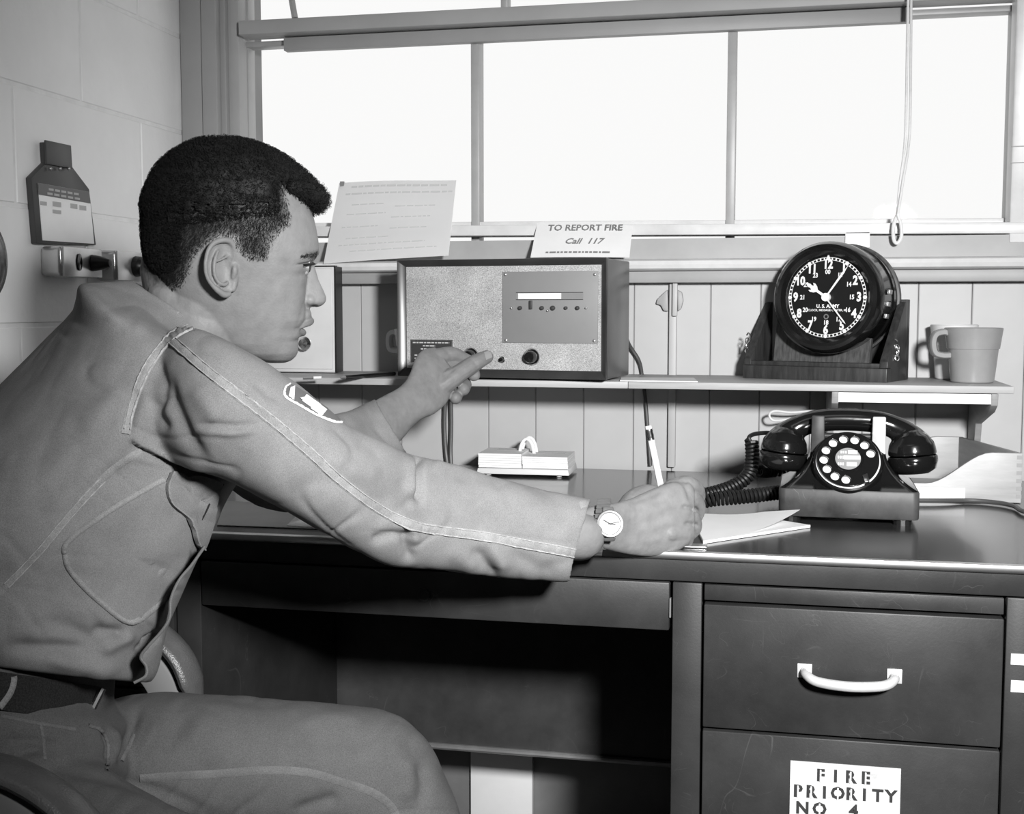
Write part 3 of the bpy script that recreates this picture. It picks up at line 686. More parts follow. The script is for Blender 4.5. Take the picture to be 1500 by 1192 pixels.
# ================================================================== desk calendar
CZ = DT+.0008
a, b = atZ(698, 696.5, CZ), atZ(833, 698, CZ)
xd = Vector((1, .02, 0)); LW = (atY(833, 699, a.y)-a).x; CM = frame_mx(a, xd)
cal = thing('desk_calendar', 'open white ring-bound desk calendar on a pale base', 'calendar', (a+b)/2)
C = lambda: MB(CM)
bs = C(); dp = .105
bs.add([(0, 0, .004), (LW, 0, .004), (LW, dp, .004), (0, dp, .004), (.002, .0015, .014), (LW-.002, .0015, .014), (LW-.002, dp, .016), (.002, dp, .016)], [(0, 3, 2, 1), (4, 5, 6, 7), (0, 1, 5, 4), (1, 2, 6, 5), (2, 3, 7, 6), (3, 0, 4, 7)])
bs.build('base', mat('calendar_base', .7, .4), cal, bev=.001)
for x in (.02, LW-.02):
    for y in (.015, dp-.015): MB(CM @ Matrix.Translation((x, y, 0))).lathe([(.005, 0), (.005, .005)], 10, cap=True).build('foot', 'white', cal)
for x0, x1, hh in ((.003, LW*.485, .026), (LW*.495, LW-.003, .022)):
    for k in range(6):
        h0, h1 = .0155+hh*k/6, .0155+hh*(k+.92)/6; s_ = .0006*random.uniform(-1, 1)
        C().box(x0+s_, x1+s_, .004+s_, dp-.006, h0, h1).build('page_block', 'paper', cal)
for y in (.055, .082):
    pts = [(LW*.49-.014*math.cos(t), y, .030+.034*math.sin(t)) for t in [PI*i/14 for i in range(15)]]
    C().tube(pts, .0032, 8).build('ring', 'white', cal, smooth=True)
for (u0, u1) in ((.15, .45), (.6, .9)):
    for k in range(2):
        z = .0155+(.026 if u0 < .5 else .022)-.0002; C().box(LW*u0, LW*u1, .06+k*.016, .066+k*.016, z, z+.0004).build('print', 'inkg', cal)

# ================================================================== telephone
a, b = atZ(1140, 756, DT+.008), atZ(1347, 764, DT+.008)
xd = b-a; TW = xd.length; TP = frame_mx(Vector((a.x, a.y, DT)), xd)
tel = thing('rotary_telephone', 'black rotary dial telephone with worn base and coiled cord', 'telephone', (a+b)/2)
T_ = lambda m=Matrix(): MB(TP @ m)
def rrect(x0, x1, y0, y1, r, z, n=6):
    out = []
    for cx_, cy_, a0 in ((x1-r, y1-r, 0), (x0+r, y1-r, PI/2), (x0+r, y0+r, PI), (x1-r, y0+r, 3*PI/2)):
        out += [(cx_+r*math.cos(a0+PI/2*i/n), cy_+r*math.sin(a0+PI/2*i/n), z) for i in range(n+1)]
    return out
tp = .165
T_().loft([rrect(.001, TW-.001, .001, tp, .010, .009), rrect(0, TW, 0, tp+.001, .010, .011), rrect(0, TW, 0, tp+.001, .010, .047), rrect(.001, TW-.001, .001, tp, .010, .049)]).build('base', 'worn', tel, smooth=True, ang=40, label='scuffed rectangular base')
for x in (.018, TW-.022):
    for y in (.018, tp-.02): T_(Matrix.Translation((x, y, 0))).lathe([(.013, 0), (.0135, .0095)], 14, cap=True).build('foot', 'rubber', tel)
# swept upper housing
hs = []; zs = [.049, .052, .056, .062, .070, .080, .090, .100, .108, .114, .117]
for i, z in enumerate(zs):
    t = (z-.049)/.068; e = (1-t)**3.0
    hw = (TW/2-.002)*e+.052*(1-e); yf = .002+.075*t**.8; yb_ = tp-.002-.045*(1-e)
    hs.append(rrect(TW/2-hw, TW/2+hw, yf, yb_, .012, z))
T_().loft(hs).build('housing', 'bakelite', tel, smooth=True, ang=40)
# cradle prongs and bar
for s in (-1, 1):
    x = TW/2+s*.0435
    T_().hexa([(x-.010, .062, .095), (x+.010, .062, .095), (x+.010, .10, .095), (x-.010, .10, .095), (x-.0095, .064, .150), (x+.0095, .064, .150), (x+.009, .072, .150), (x-.009, .072, .150)]).build('cradle_prong', 'worn' if s < 0 else mat('bare_prong', .55, .3, var=.2, vscale=30), tel, bev=.002)
    T_().hexa([(x-.010, .118, .105), (x+.010, .118, .105), (x+.010, .13, .105), (x-.010, .13, .095), (x-.009, .120, .135), (x+.009, .120, .135), (x+.009, .13, .135), (x-.009, .13, .135)]).build('cradle_prong', 'bakelite', tel, bev=.002)
T_().tube([(TW/2-.036, .080, .119), (TW/2+.036, .080, .119)], .0045, 12).build('hook_bar', 'worn', tel, smooth=True)
# dial: axis leaning back
dm_ = Rk = TP.to_3x3().inverted(); td = dm_ @ ray(1242, 676); to = TP.inverted() @ CAM; t = (.026-to.y)/td.y; dc = to+td*t
DM = Matrix.Translation(dc) @ Matrix.Rotation(math.radians(-36), 4, 'X')
D_ = lambda m=Matrix(): T_(DM @ m)
D_().lathe([(.050, -.012), (.050, -.002), (.0485, .002), (.0455, .003), (.0450, .001)], 56, '-y').build('dial_cup', 'bakelite', tel, smooth=True)
dp_ = D_().lathe([(.0001, .0012), (.0455, .0012)], 56, '-y').build('number_plate', 'white', tel)
D_().lathe([(.0001, .0035), (.0225, .0035), (.0235, .0025)], 40, '-y').build('plate_black', 'bakelite', tel)
fw = D_(); nh = 10; hr = .0069; pr_ = .0335; n_ = 200
# finger wheel: disc with real holes, built by polar cells round ten holes
def wheel():
    bm = bmesh.new(); res = 96
    outer = [(.0432*math.cos(2*PI*k/res), .0432*math.sin(2*PI*k/res)) for k in range(res)]
    loops = [outer]
    for k in range(nh):
        ang = math.radians(18+k*27.5)
        c_ = (pr_*math.cos(ang), pr_*math.sin(ang)); loops.append([(c_[0]+hr*math.cos(2*PI*j/20), c_[1]+hr*math.sin(2*PI*j/20)) for j in range(20)])
    pts = []; 
    cur = bpy.data.curves.new('wheel', 'CURVE'); cur.dimensions = '2D'; cur.fill_mode = 'BOTH'; cur.extrude = .0012; cur.bevel_depth = .0004
    for L in loops:
        sp_ = cur.splines.new('POLY'); sp_.points.add(len(L)-1); sp_.use_cyclic_u = True
        for q_, (x_, y_) in zip(sp_.points, L): q_.co = (x_, y_, 0, 1)
    o = bpy.data.objects.new('tmpw', cur); COL.objects.link(o); dg = bpy.context.evaluated_depsgraph_get(); dg.update()
    me = bpy.data.meshes.new_from_object(o.evaluated_get(dg)); bpy.data.objects.remove(o); bpy.data.curves.remove(cur)
    me.transform(TP @ DM @ Matrix.Translation((0, -.006, 0)) @ Matrix(((1, 0, 0, 0), (0, 0, -1, 0), (0, 1, 0, 0), (0, 0, 0, 1)))); me.materials.clear(); return me
place('finger_wheel', wheel(), 'bakelite', tel, 'finger wheel with ten holes')
cc = D_().lathe([(.0001, .0085), (.0180, .0085), (.0180, .0075)], 36, '-y').build('number_card', mat('card_grey', .26, .5), tel)
D_().lathe([(.0180, .0074), (.0180, .0092), (.0205, .0092), (.0215, .0075)], 40, '-y').build('card_ring', 'bakelite', tel, smooth=True)
for (x0, x1, z0, z1) in ((0, .013, .008, .0135), (-.006, .017, -.001, .005), (-.002, .012, -.012, -.006)):
    D_().box(x0, x1, -.0094, -.0086, z0, z1).build('card_field', 'white', cc)
for i, (s_, x_, z_) in enumerate((('U.S.', -.006, .0105), ('ARMY', -.0115, .003), ('TEL', -.008, -.009))):
    pass
for ang, z_ in ((.5, .0105), (.5, .002), (.5, -.009)):
    for j in range(3): D_().box(-.0145+j*.0032+(.004 if z_ > .01 else 0), -.0125+j*.0032+(.004 if z_ > .01 else 0), -.0092, -.0086, z_-.002, z_+.002).build('card_print', 'white', cc)
fsx, fsz = .0415*math.cos(math.radians(-52)), .0415*math.sin(math.radians(-52))
D_().hexa([(fsx-.003, -.011, fsz-.006), (fsx+.004, -.011, fsz-.004), (fsx+.004, 0, fsz-.004), (fsx-.003, 0, fsz-.006), (fsx-.006, -.011, fsz+.006), (fsx+.001, -.011, fsz+.009), (fsx+.001, -.007, fsz+.009), (fsx-.006, -.007, fsz+.006)]).build('finger_stop', 'chrome', tel, bev=.0008)
# handset
hx = lambda u: TW/2+u
hy = .100
path = catmull([(hx(-.101), hy-.004, .100), (hx(-.090), hy-.002, .116), (hx(-.064), hy, .133), (hx(-.028), hy, .141), (hx(.028), hy, .141), (hx(.064), hy, .133), (hx(.090), hy-.002, .116), (hx(.101), hy-.004, .100)], 6)
n_ = len(path)
hsm = T_(); rr = []
for i in range(n_):
    s_ = abs(i/(n_-1)-.5)*2; rr.append(.0170+.0090*max(0, s_-.45)/.55)
hsm.tube(path, rr, 20, round_end=True)
for s in (-1, 1):
    # cup: lathe about an axis pointing down and slightly outward
    axd = Vector((s*.10, -.05, -1)).normalized(); base = Vector((hx(s*.090), hy-.008, .122))
    cm = frame_mx(base, axd.orthogonal(), z=-axd)
    hsm_m = T_(cm)
    hsm.M = TP @ cm
    hsm.lathe([(.0001, .008), (.014, .006), (.025, -.002), (.0325, -.014), (.0345, -.024), (.0345, -.030), (.0001, -.030)], 36)
hsm.M = TP
me = hsm.mesh('handset_raw')
def remesh(me, vox, smooth=4, fac=.5):
    o = bpy.data.objects.new('tmpr', me); COL.objects.link(o)
    m = o.modifiers.new('r', 'REMESH'); m.mode = 'VOXEL'; m.voxel_size = vox
    if smooth: m2 = o.modifiers.new('s', 'SMOOTH'); m2.iterations = smooth; m2.factor = fac
    dg = bpy.context.evaluated_depsgraph_get(); dg.update()
    r = bpy.data.meshes.new_from_object(o.evaluated_get(dg)); bpy.data.objects.remove(o)
    r.materials.clear(); r.shade_smooth(); return r
hset = place('handset', remesh(me, .0016, 8), 'bakelite', tel, 'curved black handset resting on the cradle')
for s in (-1, 1):
    axd = Vector((s*.10, -.05, -1)).normalized(); base = Vector((hx(s*.090), hy-.008, .122)); cm = frame_mx(base, axd.orthogonal(), z=-axd)
    T_(cm).lathe([(.0342, -.0315), (.0355, -.033), (.0355, -.040), (.032, -.051), (.024, -.057), (.0001, -.058)], 36).build('ear_cap' if s > 0 else 'mouth_cap', 'bakelite', hset, smooth=True, ang=50)
def coil(path, r, pitch, wr, name, parent, m='rubber'):
    P_ = catmull(path, 14); L = [0]
    for p, q in zip(P_, P_[1:]): L.append(L[-1]+(q-p).length)
    N = int(L[-1]/pitch*10); out = []; u = None; j = 0
    for i in range(N+1):
        d = L[-1]*i/N
        while j < len(L)-2 and L[j+1] < d: j += 1
        f_ = (d-L[j])/max(1e-9, L[j+1]-L[j]); p = P_[j].lerp(P_[j+1], f_); t = (P_[j+1]-P_[j]).normalized()
        u = (t.orthogonal() if u is None else u-t*u.dot(t)).normalized(); w_ = t.cross(u)
        a = 2*PI*i/10; out.append(p+(u*math.cos(a)+w_*math.sin(a))*r)
    return MB().tube(out, wr, 6).build(name, m, parent, smooth=True)
def TL(x, y, z): return TP @ Vector((x, y, z))
hc = topx(TL(0, .08, .05))
w0 = TL(-.012, .075, .115)
coil([atD(1101, 645, 1.94), atD(1102, 672, 1.93), atD(1096, 696, 1.92), atD(1074, 712, 1.91), atD(1045, 722, 1.90), atD(1020, 727, 1.89), atD(1008, 733, 1.885), atD(1020, 736, 1.88), atD(1045, 731, 1.875), atD(1080, 728, 1.875), atD(1110, 725, 1.88), atD(1134, 722, 1.89), atD(1150, 720, 1.90)], .0088, .0064, .0030, 'coiled_cord', tel).data
wire = catmull([atD(1101, 650, 1.94), atD(1097, 641, 1.94), atD(1104, 636, 1.945), atD(1118, 634, 1.95), atD(1132, 634, 1.955)], 6)
MB().tube(wire, .0034, 8).build('cord_end', 'rubber', tel, smooth=True)
# second loop of cord lying behind the dial housing
coil([atD(1112, 690, 2.02), atD(1130, 690, 2.05), atD(1160, 684, 2.06), atD(1188, 672, 2.05)], .0085, .0085, .0028, 'coiled_cord', tel)
# line cord running off to the right
pts = [atZ(1330, 733, DT+.006), atZ(1375, 733, DT+.006), atZ(1420, 733, DT+.005), atZ(1460, 736, DT+.005), atZ(1485, 741, DT+.005), atZ(1505, 750, DT+.005), Vector((.435, 1.93, DT+.005)), Vector((.485, 1.96, DT+.005)), Vector((.512, 2.07, DT+.005)), Vector((.514, 2.20, DT+.005)), Vector((.514, 2.33, DT+.005))]
MB().tube(catmull(pts, 8), .0036, 8).build('line_cord', 'cable', tel, smooth=True)

# ================================================================== letter tray
tr = thing('letter_tray', 'pale wooden letter tray with S-curved sides and finger joints', 'tray', (.25, 2.15, DT))
ty0, ty1 = 2.055, 2.30; tx1 = atZ(1487, 740, DT).x+.012; tx0 = tx1-.25
zt2 = DT+.080
def scurve(x0, x1, z0):
    pr = [(x1, z0), (x1, zt2), (x1-.045, zt2)]
    for i in range(1, 11):
        t = i/10; e = t*t*(3-2*t); pr.append((x1-.045-.10*t, zt2-(.052)*e))
    pr += [(x0, zt2-.052), (x0, z0)]
    return pr
MB().prism(scurve(tx0, tx1, DT+.001), ty0, ty0+.008, 'xz').build('side_panel', 'wood', tr, bev=.0006)
MB().prism(scurve(tx0, tx1-.055, DT+.001), ty1-.008, ty1, 'xz').build('side_panel', 'wood', tr, bev=.0006)
MB().hexa([(tx1-.008, ty0+.0085, DT+.001), (tx1, ty0+.0085, DT+.001), (tx1-.055, ty1-.0085, DT+.001), (tx1-.063, ty1-.0085, DT+.001), (tx1-.008, ty0+.0085, zt2), (tx1, ty0+.0085, zt2), (tx1-.055, ty1-.0085, zt2), (tx1-.063, ty1-.0085, zt2)]).build('end_panel', 'woodg', tr, bev=.0006)
MB().box(tx0, tx1-.07, ty0+.0085, ty1-.0085, DT+.001, DT+.005).build('bottom_board', 'woodg', tr)
for k in range(6):
    z = DT+.008+k*.0125; MB().box(tx1-.008, tx1+.0004, ty0-.0004, ty0+.004, z, z+.0062).build('finger_joint', 'woodg', tr)
a = atY(1352, 713, ty0-.004); b = atY(1414, 713, ty0-.004)
o = MB().box(a.x-.04, b.x, ty0-.0035, ty0-.001, DT+.003, a.z).build('paper_card', 'paper'); tag(o, 'plain white card leaning on the letter tray beside the telephone', 'paper')

# ================================================================== writing pad
q = [atZ(x, y, DT) for x, y in ((1020, 797), (1187, 773), (1120, 762), (1010, 756))]
pd = thing('writing_pad', 'white writing pad with lifted top sheet on desk edge', 'notepad', sum(q, Vector())/4)
for v in q: v.z = DT
q[0] = atZ(1030, 797, DT); q[3].y += .0
MB().hexa([(p.x, p.y, DT+.0006) for p in q]+[(p.x, p.y, DT+.0042) for p in q]).build('pad', 'paper', pd)
vs = []; N = 10
for i in range(N+1):
    for j in range(N+1):
        u, v = i/N, j/N; p = (q[0]*(1-u)+q[1]*u)*(1-v)+(q[3]*(1-u)+q[2]*u)*v
        lift = .0048+.017*(max(0, u-.35)/.65)**2*(1-.55*v)
        vs.append((p.x-.02*max(0, u-.3)*(1-v), p.y+.003+.03*max(0, u-.3)*(1-v), DT+lift))
fs = [(i*(N+1)+j, (i+1)*(N+1)+j, (i+1)*(N+1)+j+1, i*(N+1)+j+1) for i in range(N) for j in range(N)]
nb = len(vs); MB().add(vs+[(x, y, z-.0004) for x, y, z in vs], fs+[tuple(reversed([k+nb for k in f])) for f in fs]).build('top_sheet', 'paper', pd, smooth=True)
p0 = atZ(1012, 802, DT); o = MB().box(p0.x-.03, p0.x+.02, p0.y-.004, p0.y+.02, DT+.0007, DT+.0022).build('metal_clip', 'alu', pd, bev=.0006)

# ================================================================== loose sheets at the left of the desk, the white one in place of a reflection
for i, (pp, m, lb) in enumerate(((((318, 770), (480, 776), (470, 740), (330, 735)), 'paperg', 'grey printed sheet lying on the desk under the writing arm'), (((420, 772), (560, 781), (520, 762), (440, 752)), 'paper', 'white folded sheet on the desk edge under the sleeve'))):
    q = [atZ(x, y, DT) for x, y in pp]
    for v in q: v.y = max(v.y, YF+.016)
    o = MB().hexa([(p.x, p.y, DT+.0006+.0012*i) for p in q]+[(p.x, p.y, DT+.0015+.0012*i) for p in q]).build('loose_sheet', m); tag(o, lb, 'paper')

# ================================================================== cables
def cable(name, label, pts, r, cat='cable'):
    o = MB().tube(catmull(pts, 8), r, 8).build(name, 'cable', smooth=True); tag(o, label, cat); return o
cable('radio_cord', 'dark cord dropping from the radio back past the shelf to the desk', [atY(912, 480, 2.28), atY(922, 505, 2.335), atY(936, 528, 2.345), atY(941, 552, 2.352)]+[atY(946, 590, 2.350), atY(950, 640, 2.348), atY(953, 682, 2.345)], .0036)
cable('double_cable', 'left strand of the dark cable pair hanging below the radio', [atY(653, 572, 2.34), atY(651, 620, 2.345), atY(653, 660, 2.345), atY(656, 684, 2.34)], .0042)
cable('double_cable', 'right strand of the dark cable pair hanging below the radio', [atY(660, 572, 2.34), atY(661, 620, 2.345), atY(660, 660, 2.345), atY(661, 684, 2.34)], .0042)
cable('wire_loop', 'thin pale wire looped under the shelf behind the telephone', [atY(1195, 601, 2.30), atY(1160, 604, 2.30), atY(1135, 602, 2.29), atY(1127, 608, 2.29), atY(1135, 616, 2.29), atY(1165, 612, 2.30), atY(1190, 608, 2.30)], .0022, 'wire').data.materials[0] = M['cordw']
# pull cord of the blind
pc_ = thing('blind_cord', 'white pull cord with looped end hanging in front of the window', 'cord', atY(1314, 358, 2.335))
MB().tube(catmull([atY(1331, -260, 2.34), atY(1331, -60, 2.335), atY(1329, 60, 2.335), atY(1326, 200, 2.335), atY(1318, 270, 2.335), atY(1314, 315, 2.335)], 8), .0023, 8).build('strand', 'cordw', pc_, smooth=True)
MB().tube(catmull([atY(1334, -260, 2.332), atY(1335, -60, 2.33), atY(1334, 100, 2.33), atY(1332, 200, 2.33), atY(1322, 270, 2.33), atY(1315, 315, 2.33)], 8), .0023, 8).build('strand', 'cordw', pc_, smooth=True)
MB().tube(catmull([atY(1315, 314, 2.335), atY(1309, 330, 2.333), atY(1309, 350, 2.333), atY(1314, 356, 2.332), atY(1320, 348, 2.331), atY(1320, 330, 2.331), atY(1315, 314, 2.33)], 6), .0034, 8).build('loop', 'cordw', pc_, smooth=True)

# ================================================================== left wall fittings
def wx(px, py, X_=WX): return atX(px, py, X_)
a = wx(46, 262); 
cbz = thing('wall_card_holder', 'black bottle-shaped card holder hung on the block wall', 'clipboard', wx(92, 358, WX+.01))
pv = [wx(*p, WX+.012) for p in ((54, 357), (46, 260), (68, 238), (66, 208), (103, 214), (106, 244), (131, 277), (141, 359))]
MB().prism([(p.y, p.z) for p in pv], WX+.001, WX+.012, 'yz').build('backing', 'board', cbz, bev=.0015)
pv = [wx(*p, WX+.016) for p in ((67, 205), (104, 213), (106, 247), (68, 240))]
cl = MB().prism([(p.y, p.z) for p in pv], WX+.0125, WX+.0165, 'yz').build('clip', 'board', cbz, bev=.001)
for px in (74, 88, 101):
    p = wx(px, 247, WX+.018); MB().ball(p, .0028).build('rivet', 'steel', cl, smooth=True)
pv = [wx(*p, WX+.0135) for p in ((63, 352), (56, 268), (131, 281), (138, 357))]
cdp = MB().prism([(p.y, p.z) for p in pv], WX+.0122, WX+.0136, 'yz').build('card', 'paper', cbz)
pv = [wx(*p, WX+.0145) for p in ((57.5, 285), (56, 268), (131, 281), (133, 298))]
MB().prism([(p.y, p.z) for p in pv], WX+.0137, WX+.0142, 'yz').build('heading', mat('heading_grey', .12, .5), cdp)
def wdash(x0, y0, x1, y1, h, m):
    n = max(1, int((x1-x0)/9))
    for i in range(n):
        t0, t1 = i/n, (i+.75)/n; A = wx(x0+(x1-x0)*t0, y0+(y1-y0)*t0, WX+.015); B = wx(x0+(x1-x0)*t1, y0+(y1-y0)*t1, WX+.015)
        MB().box(WX+.0137, WX+.0146, A.y, B.y, (A.z+B.z)/2-h, (A.z+B.z)/2+h).build('print', m, cdp)
wdash(72, 277, 118, 285, .0018, 'inkg'); wdash(70, 283, 120, 292, .0018, 'inkg')
wdash(60, 297, 72, 299, .003, 'inkg'); wdash(78, 298, 94, 301, .004, 'inkg'); wdash(104, 301, 130, 306, .004, 'inkg'); wdash(78, 309, 94, 312, .003, 'inkg')
def outlet(px0, px1, py0, py1, label, dep=.045):
    A = wx(px0, py1); B = wx(px1, py0)
    A = wx(px0, (py0+py1)/2, WX+dep); B = wx(px1, (py0+py1)/2, WX+dep); zc = A.z; hh = (atX(px0, py0, WX+dep).z-atX(px0, py1, WX+dep).z)/2
    t = thing('outlet_box', label, 'outlet', (WX, (A.y+B.y)/2, zc-hh), 'wall outlet boxes')
    MB().box(WX+.0005, WX+dep-.003, A.y, B.y, zc-hh, zc+hh).build('box', 'outlet', t, bev=.008, seg=4)
    MB().box(WX+dep-.0028, WX+dep, A.y+.001, B.y-.001, zc-hh+.001, zc+hh-.001).build('face_plate', 'outlet', t, bev=.0012)
    return t, A.y, B.y, zc, hh
t_, ya, yb_, zc, hh = outlet(93, 150, 360, 405, 'metal duplex outlet box with plug under the card holder')
for f_ in (.38, .72):
    yc = ya+(yb_-ya)*f_
    pts = [(yc+.009*math.cos(a_)*(1 if abs(math.cos(a_)) < .8 else .85), zc+.0145*math.sin(a_)) for a_ in [2*PI*k/20 for k in range(20)]]
    sk = MB().prism(pts, WX+.0452, WX+.0475, 'yz').build('socket', 'bakelite', t_, bev=.0008)
    if f_ > .5:
        MB(Matrix.Translation((WX+.0475, yc+.004, zc)) ).lathe([(.014, 0), (.012, .012), (.006, .03), (.0001, .031)], 16, 'x').build('plug', 'rubber', t_, smooth=True)
t_, ya, yb_, zc, hh = outlet(172, 225, 366, 411, 'metal outlet box with black round plug behind the head')
yc = (ya+yb_)/2
MB(Matrix.Translation((WX+.0455, yc, zc))).lathe([(.019, 0), (.018, .010), (.012, .016), (.008, .034), (.0001, .035)], 20, 'x').build('plug', 'rubber', t_, smooth=True)
o = MB().tube([(WX+.02, wx(140, 385, WX+.03).y, zc+.002), (WX+.02, wx(182, 385, WX+.03).y, zc+.002)], .011, 12).build('conduit', 'steel', smooth=True); tag(o, 'short conduit joining the two wall outlet boxes', 'conduit')
# glossy black bell at the frame edge
bp = wx(-38, 380, WX+.05)
bl_ = thing('wall_bell', 'glossy black rounded gong mounted on the block wall', 'bell', (WX, bp.y, bp.z-.08))
rb = atX(8, 380, WX+.05).y-bp.y
MB(Matrix.Translation((WX+.03, bp.y, bp.z))).lathe([(.076, .0), (.079, .006), (.077, .016), (.066, .030), (.045, .040), (.02, .044), (.0001, .045)], 48, 'x').build('gong', 'black', bl_, smooth=True)
MB(Matrix.Translation((WX+.0005, bp.y, bp.z))).lathe([(.02, 0), (.02, .0295)], 20, 'x', cap=True).build('mount', 'black', bl_)

# ================================================================== white board under the desk
a = atY(690, 1105, WY-.03); b = atY(780, 1120, WY-.03)
o = MB().box(a.x, b.x, WY-.034, WY-.0175, .001, .24).build('white_panel', 'paper', bev=.001); tag(o, 'white board standing against the wall behind the desk kneehole', 'board')

# ================================================================== armchair
ch = thing('office_armchair', 'metal office armchair with padded vinyl arms', 'chair', (-.78, 1.14, 0))
chx = Vector((math.cos(math.radians(0)), 0, 0))
YN, YFAR = .935, 1.335
def armrest(y, x1, zt, xb, sc=1):
    # pad: flat run then curving down at the front
    pth = [(xb, y, zt-.02), (xb+.10, y, zt), (x1-.16, y, zt), (x1-.085, y, zt-.012), (x1-.03, y, zt-.05), (x1-.006, y, zt-.105)]
    P_ = catmull(pth, 8)
    p = MB(); rings = []
    for i, q in enumerate(P_):
        tg = (P_[min(i+1, len(P_)-1)]-P_[max(i-1, 0)]).normalized(); nn = Vector((0, 1, 0)).cross(tg)
        e = min(1, (i+1)/4, (len(P_)-i)/4)**.5
        rings.append([q+Vector((0, 1, 0))*(.024*sc*e*math.cos(a))+nn*(-.0105*sc*e*math.sin(a)) for a in [2*PI*k/18 for k in range(18)]])
    p.loft(rings).build('arm_pad', 'pad', ch, smooth=True, label='padded grey vinyl arm rest')
    f_ = MB(); rings = []
    pf = catmull([(xb+.05, y, zt-.033), (x1-.17, y, zt-.032), (x1-.103, y, zt-.043), (x1-.058, y, zt-.075), (x1-.040, y, zt-.12), (x1-.042, y, zt-.20), (x1-.10, y, .42)], 8)
    for i, q in enumerate(pf):
        tg = (pf[min(i+1, len(pf)-1)]-pf[max(i-1, 0)]).normalized(); nn = Vector((0, 1, 0)).cross(tg)
        rings.append([q+Vector((0, 1, 0))*(.012*a)+nn*(.020*b) for a, b in ((1, 1), (-1, 1), (-1, -1), (1, -1))])
    f_.loft(rings).build('arm_frame', 'frame', ch, bev=.003)
far = atD(302, 985, 1.47); armrest(YFAR, far.x-.008, .7045, -1.0)
near = atD(158, 1195, 1.045); armrest(YN, near.x+.0, .668, -1.0, .95)
sm_ = MB().box(-1.02, -.56, .955, 1.315, .405, .462).build('seat', 'seat', ch, bev=.02, seg=4)
MB().hexa([(-1.10, .96, .50), (-1.06, .96, .50), (-1.06, 1.31, .50), (-1.10, 1.31, .50), (-1.18, .97, .86), (-1.135, .97, .86), (-1.135, 1.30, .86), (-1.18, 1.30, .86)]).build('backrest', 'seat', ch, bev=.016, seg=4)
MB().box(-1.06, -.60, .98, 1.29, .385, .404).build('seat_pan', 'frame', ch, bev=.003)
for y in (YN, YFAR):
    MB().box(-1.05, -.60, min(y, 1.135)-.0 if y < 1.1 else 1.29, max(y, .98) if y < 1.1 else y+.01, .386, .402).build('arm_bracket', 'frame', ch, bev=.002)
    MB().tube([(-1.0, y, .67), (-1.06, y, .5), (-1.05, y, .40)], .012, 8).build('arm_post', 'frame', ch, smooth=True)
MB().tube([(-1.03, 1.135, .39), (-1.10, 1.135, .42), (-1.10, 1.135, .52)], .016, 8).build('back_bar', 'frame', ch, smooth=True)
MB(Matrix.Translation((-.83, 1.135, .10))).lathe([(.03, 0), (.03, .1), (.022, .11), (.022, .284)], 20, cap=True).build('column', 'steel', ch, smooth=True)
for k in range(4):
    a = PI/4+k*PI/2; e = Vector((-.83+.27*math.cos(a), 1.135+.27*math.sin(a), .075))
    MB().tube([(-.83+.02*math.cos(a), 1.135+.02*math.sin(a), .125), e], [.02, .013], 10).build('base_arm', 'frame', ch, smooth=True)
    MB(Matrix.Translation((e.x, e.y-.012, .026))).lathe([(.0001, 0), (.022, 0), (.026, -.004), (.026, -.02), (.022, -.024), (.0001, -.024)], 16, '-y').build('caster', 'rubber', ch, smooth=True)
    MB().tube([(e.x, e.y, .03), (e.x, e.y, .075)], .006, 8).build('caster_stem', 'steel', ch)
# ================================================================== the seated man
RADD = lambda D: D/F
def ring_px(L, Rr, D, hd, n=40, e=2.25, axis=None):
    """closed ring whose silhouette runs from pixel L to pixel Rr at camera depth D, half depth hd (m)"""
    D1, D2 = D if isinstance(D, tuple) else (D, D)
    a, b = atD(*L, D1), atD(*Rr, D2); c = (a+b)/2; h = (b-a)/2
    v = axis or (c-CAM).normalized(); v = (v-h.normalized()*v.dot(h.normalized())).normalized()
    out = []
    for k in range(n):
        t = 2*PI*k/n; ct, st = math.cos(t), math.sin(t)
        x = math.copysign(abs(ct)**(2/e), ct); y = math.copysign(abs(st)**(2/e), st)
        out.append(c+h*x+v*(hd*y))
    return out
def smooth_rings(rings, n=4):
    out = []
    cols = [catmull([r[k] for r in rings], n) for k in range(len(rings[0]))]
    return [[c[i] for c in cols] for i in range(len(cols[0]))]
def chain(mb, pts, n=14, k=5, flat=None):
    """tapered limb from (px, py, depth, radius_px) joints"""
    P_ = catmull([atD(x, y, D) for x, y, D, r in pts], k); R_ = [v.x for v in catmull([Vector((r*D/F, 0, 0)) for x, y, D, r in pts], k)]
    mb.tube(P_, R_, n, round_end=True)

man = thing('person', 'seated man in work shirt and trousers writing at the desk while turning a radio knob', 'person', (-.72, 1.15, .462))

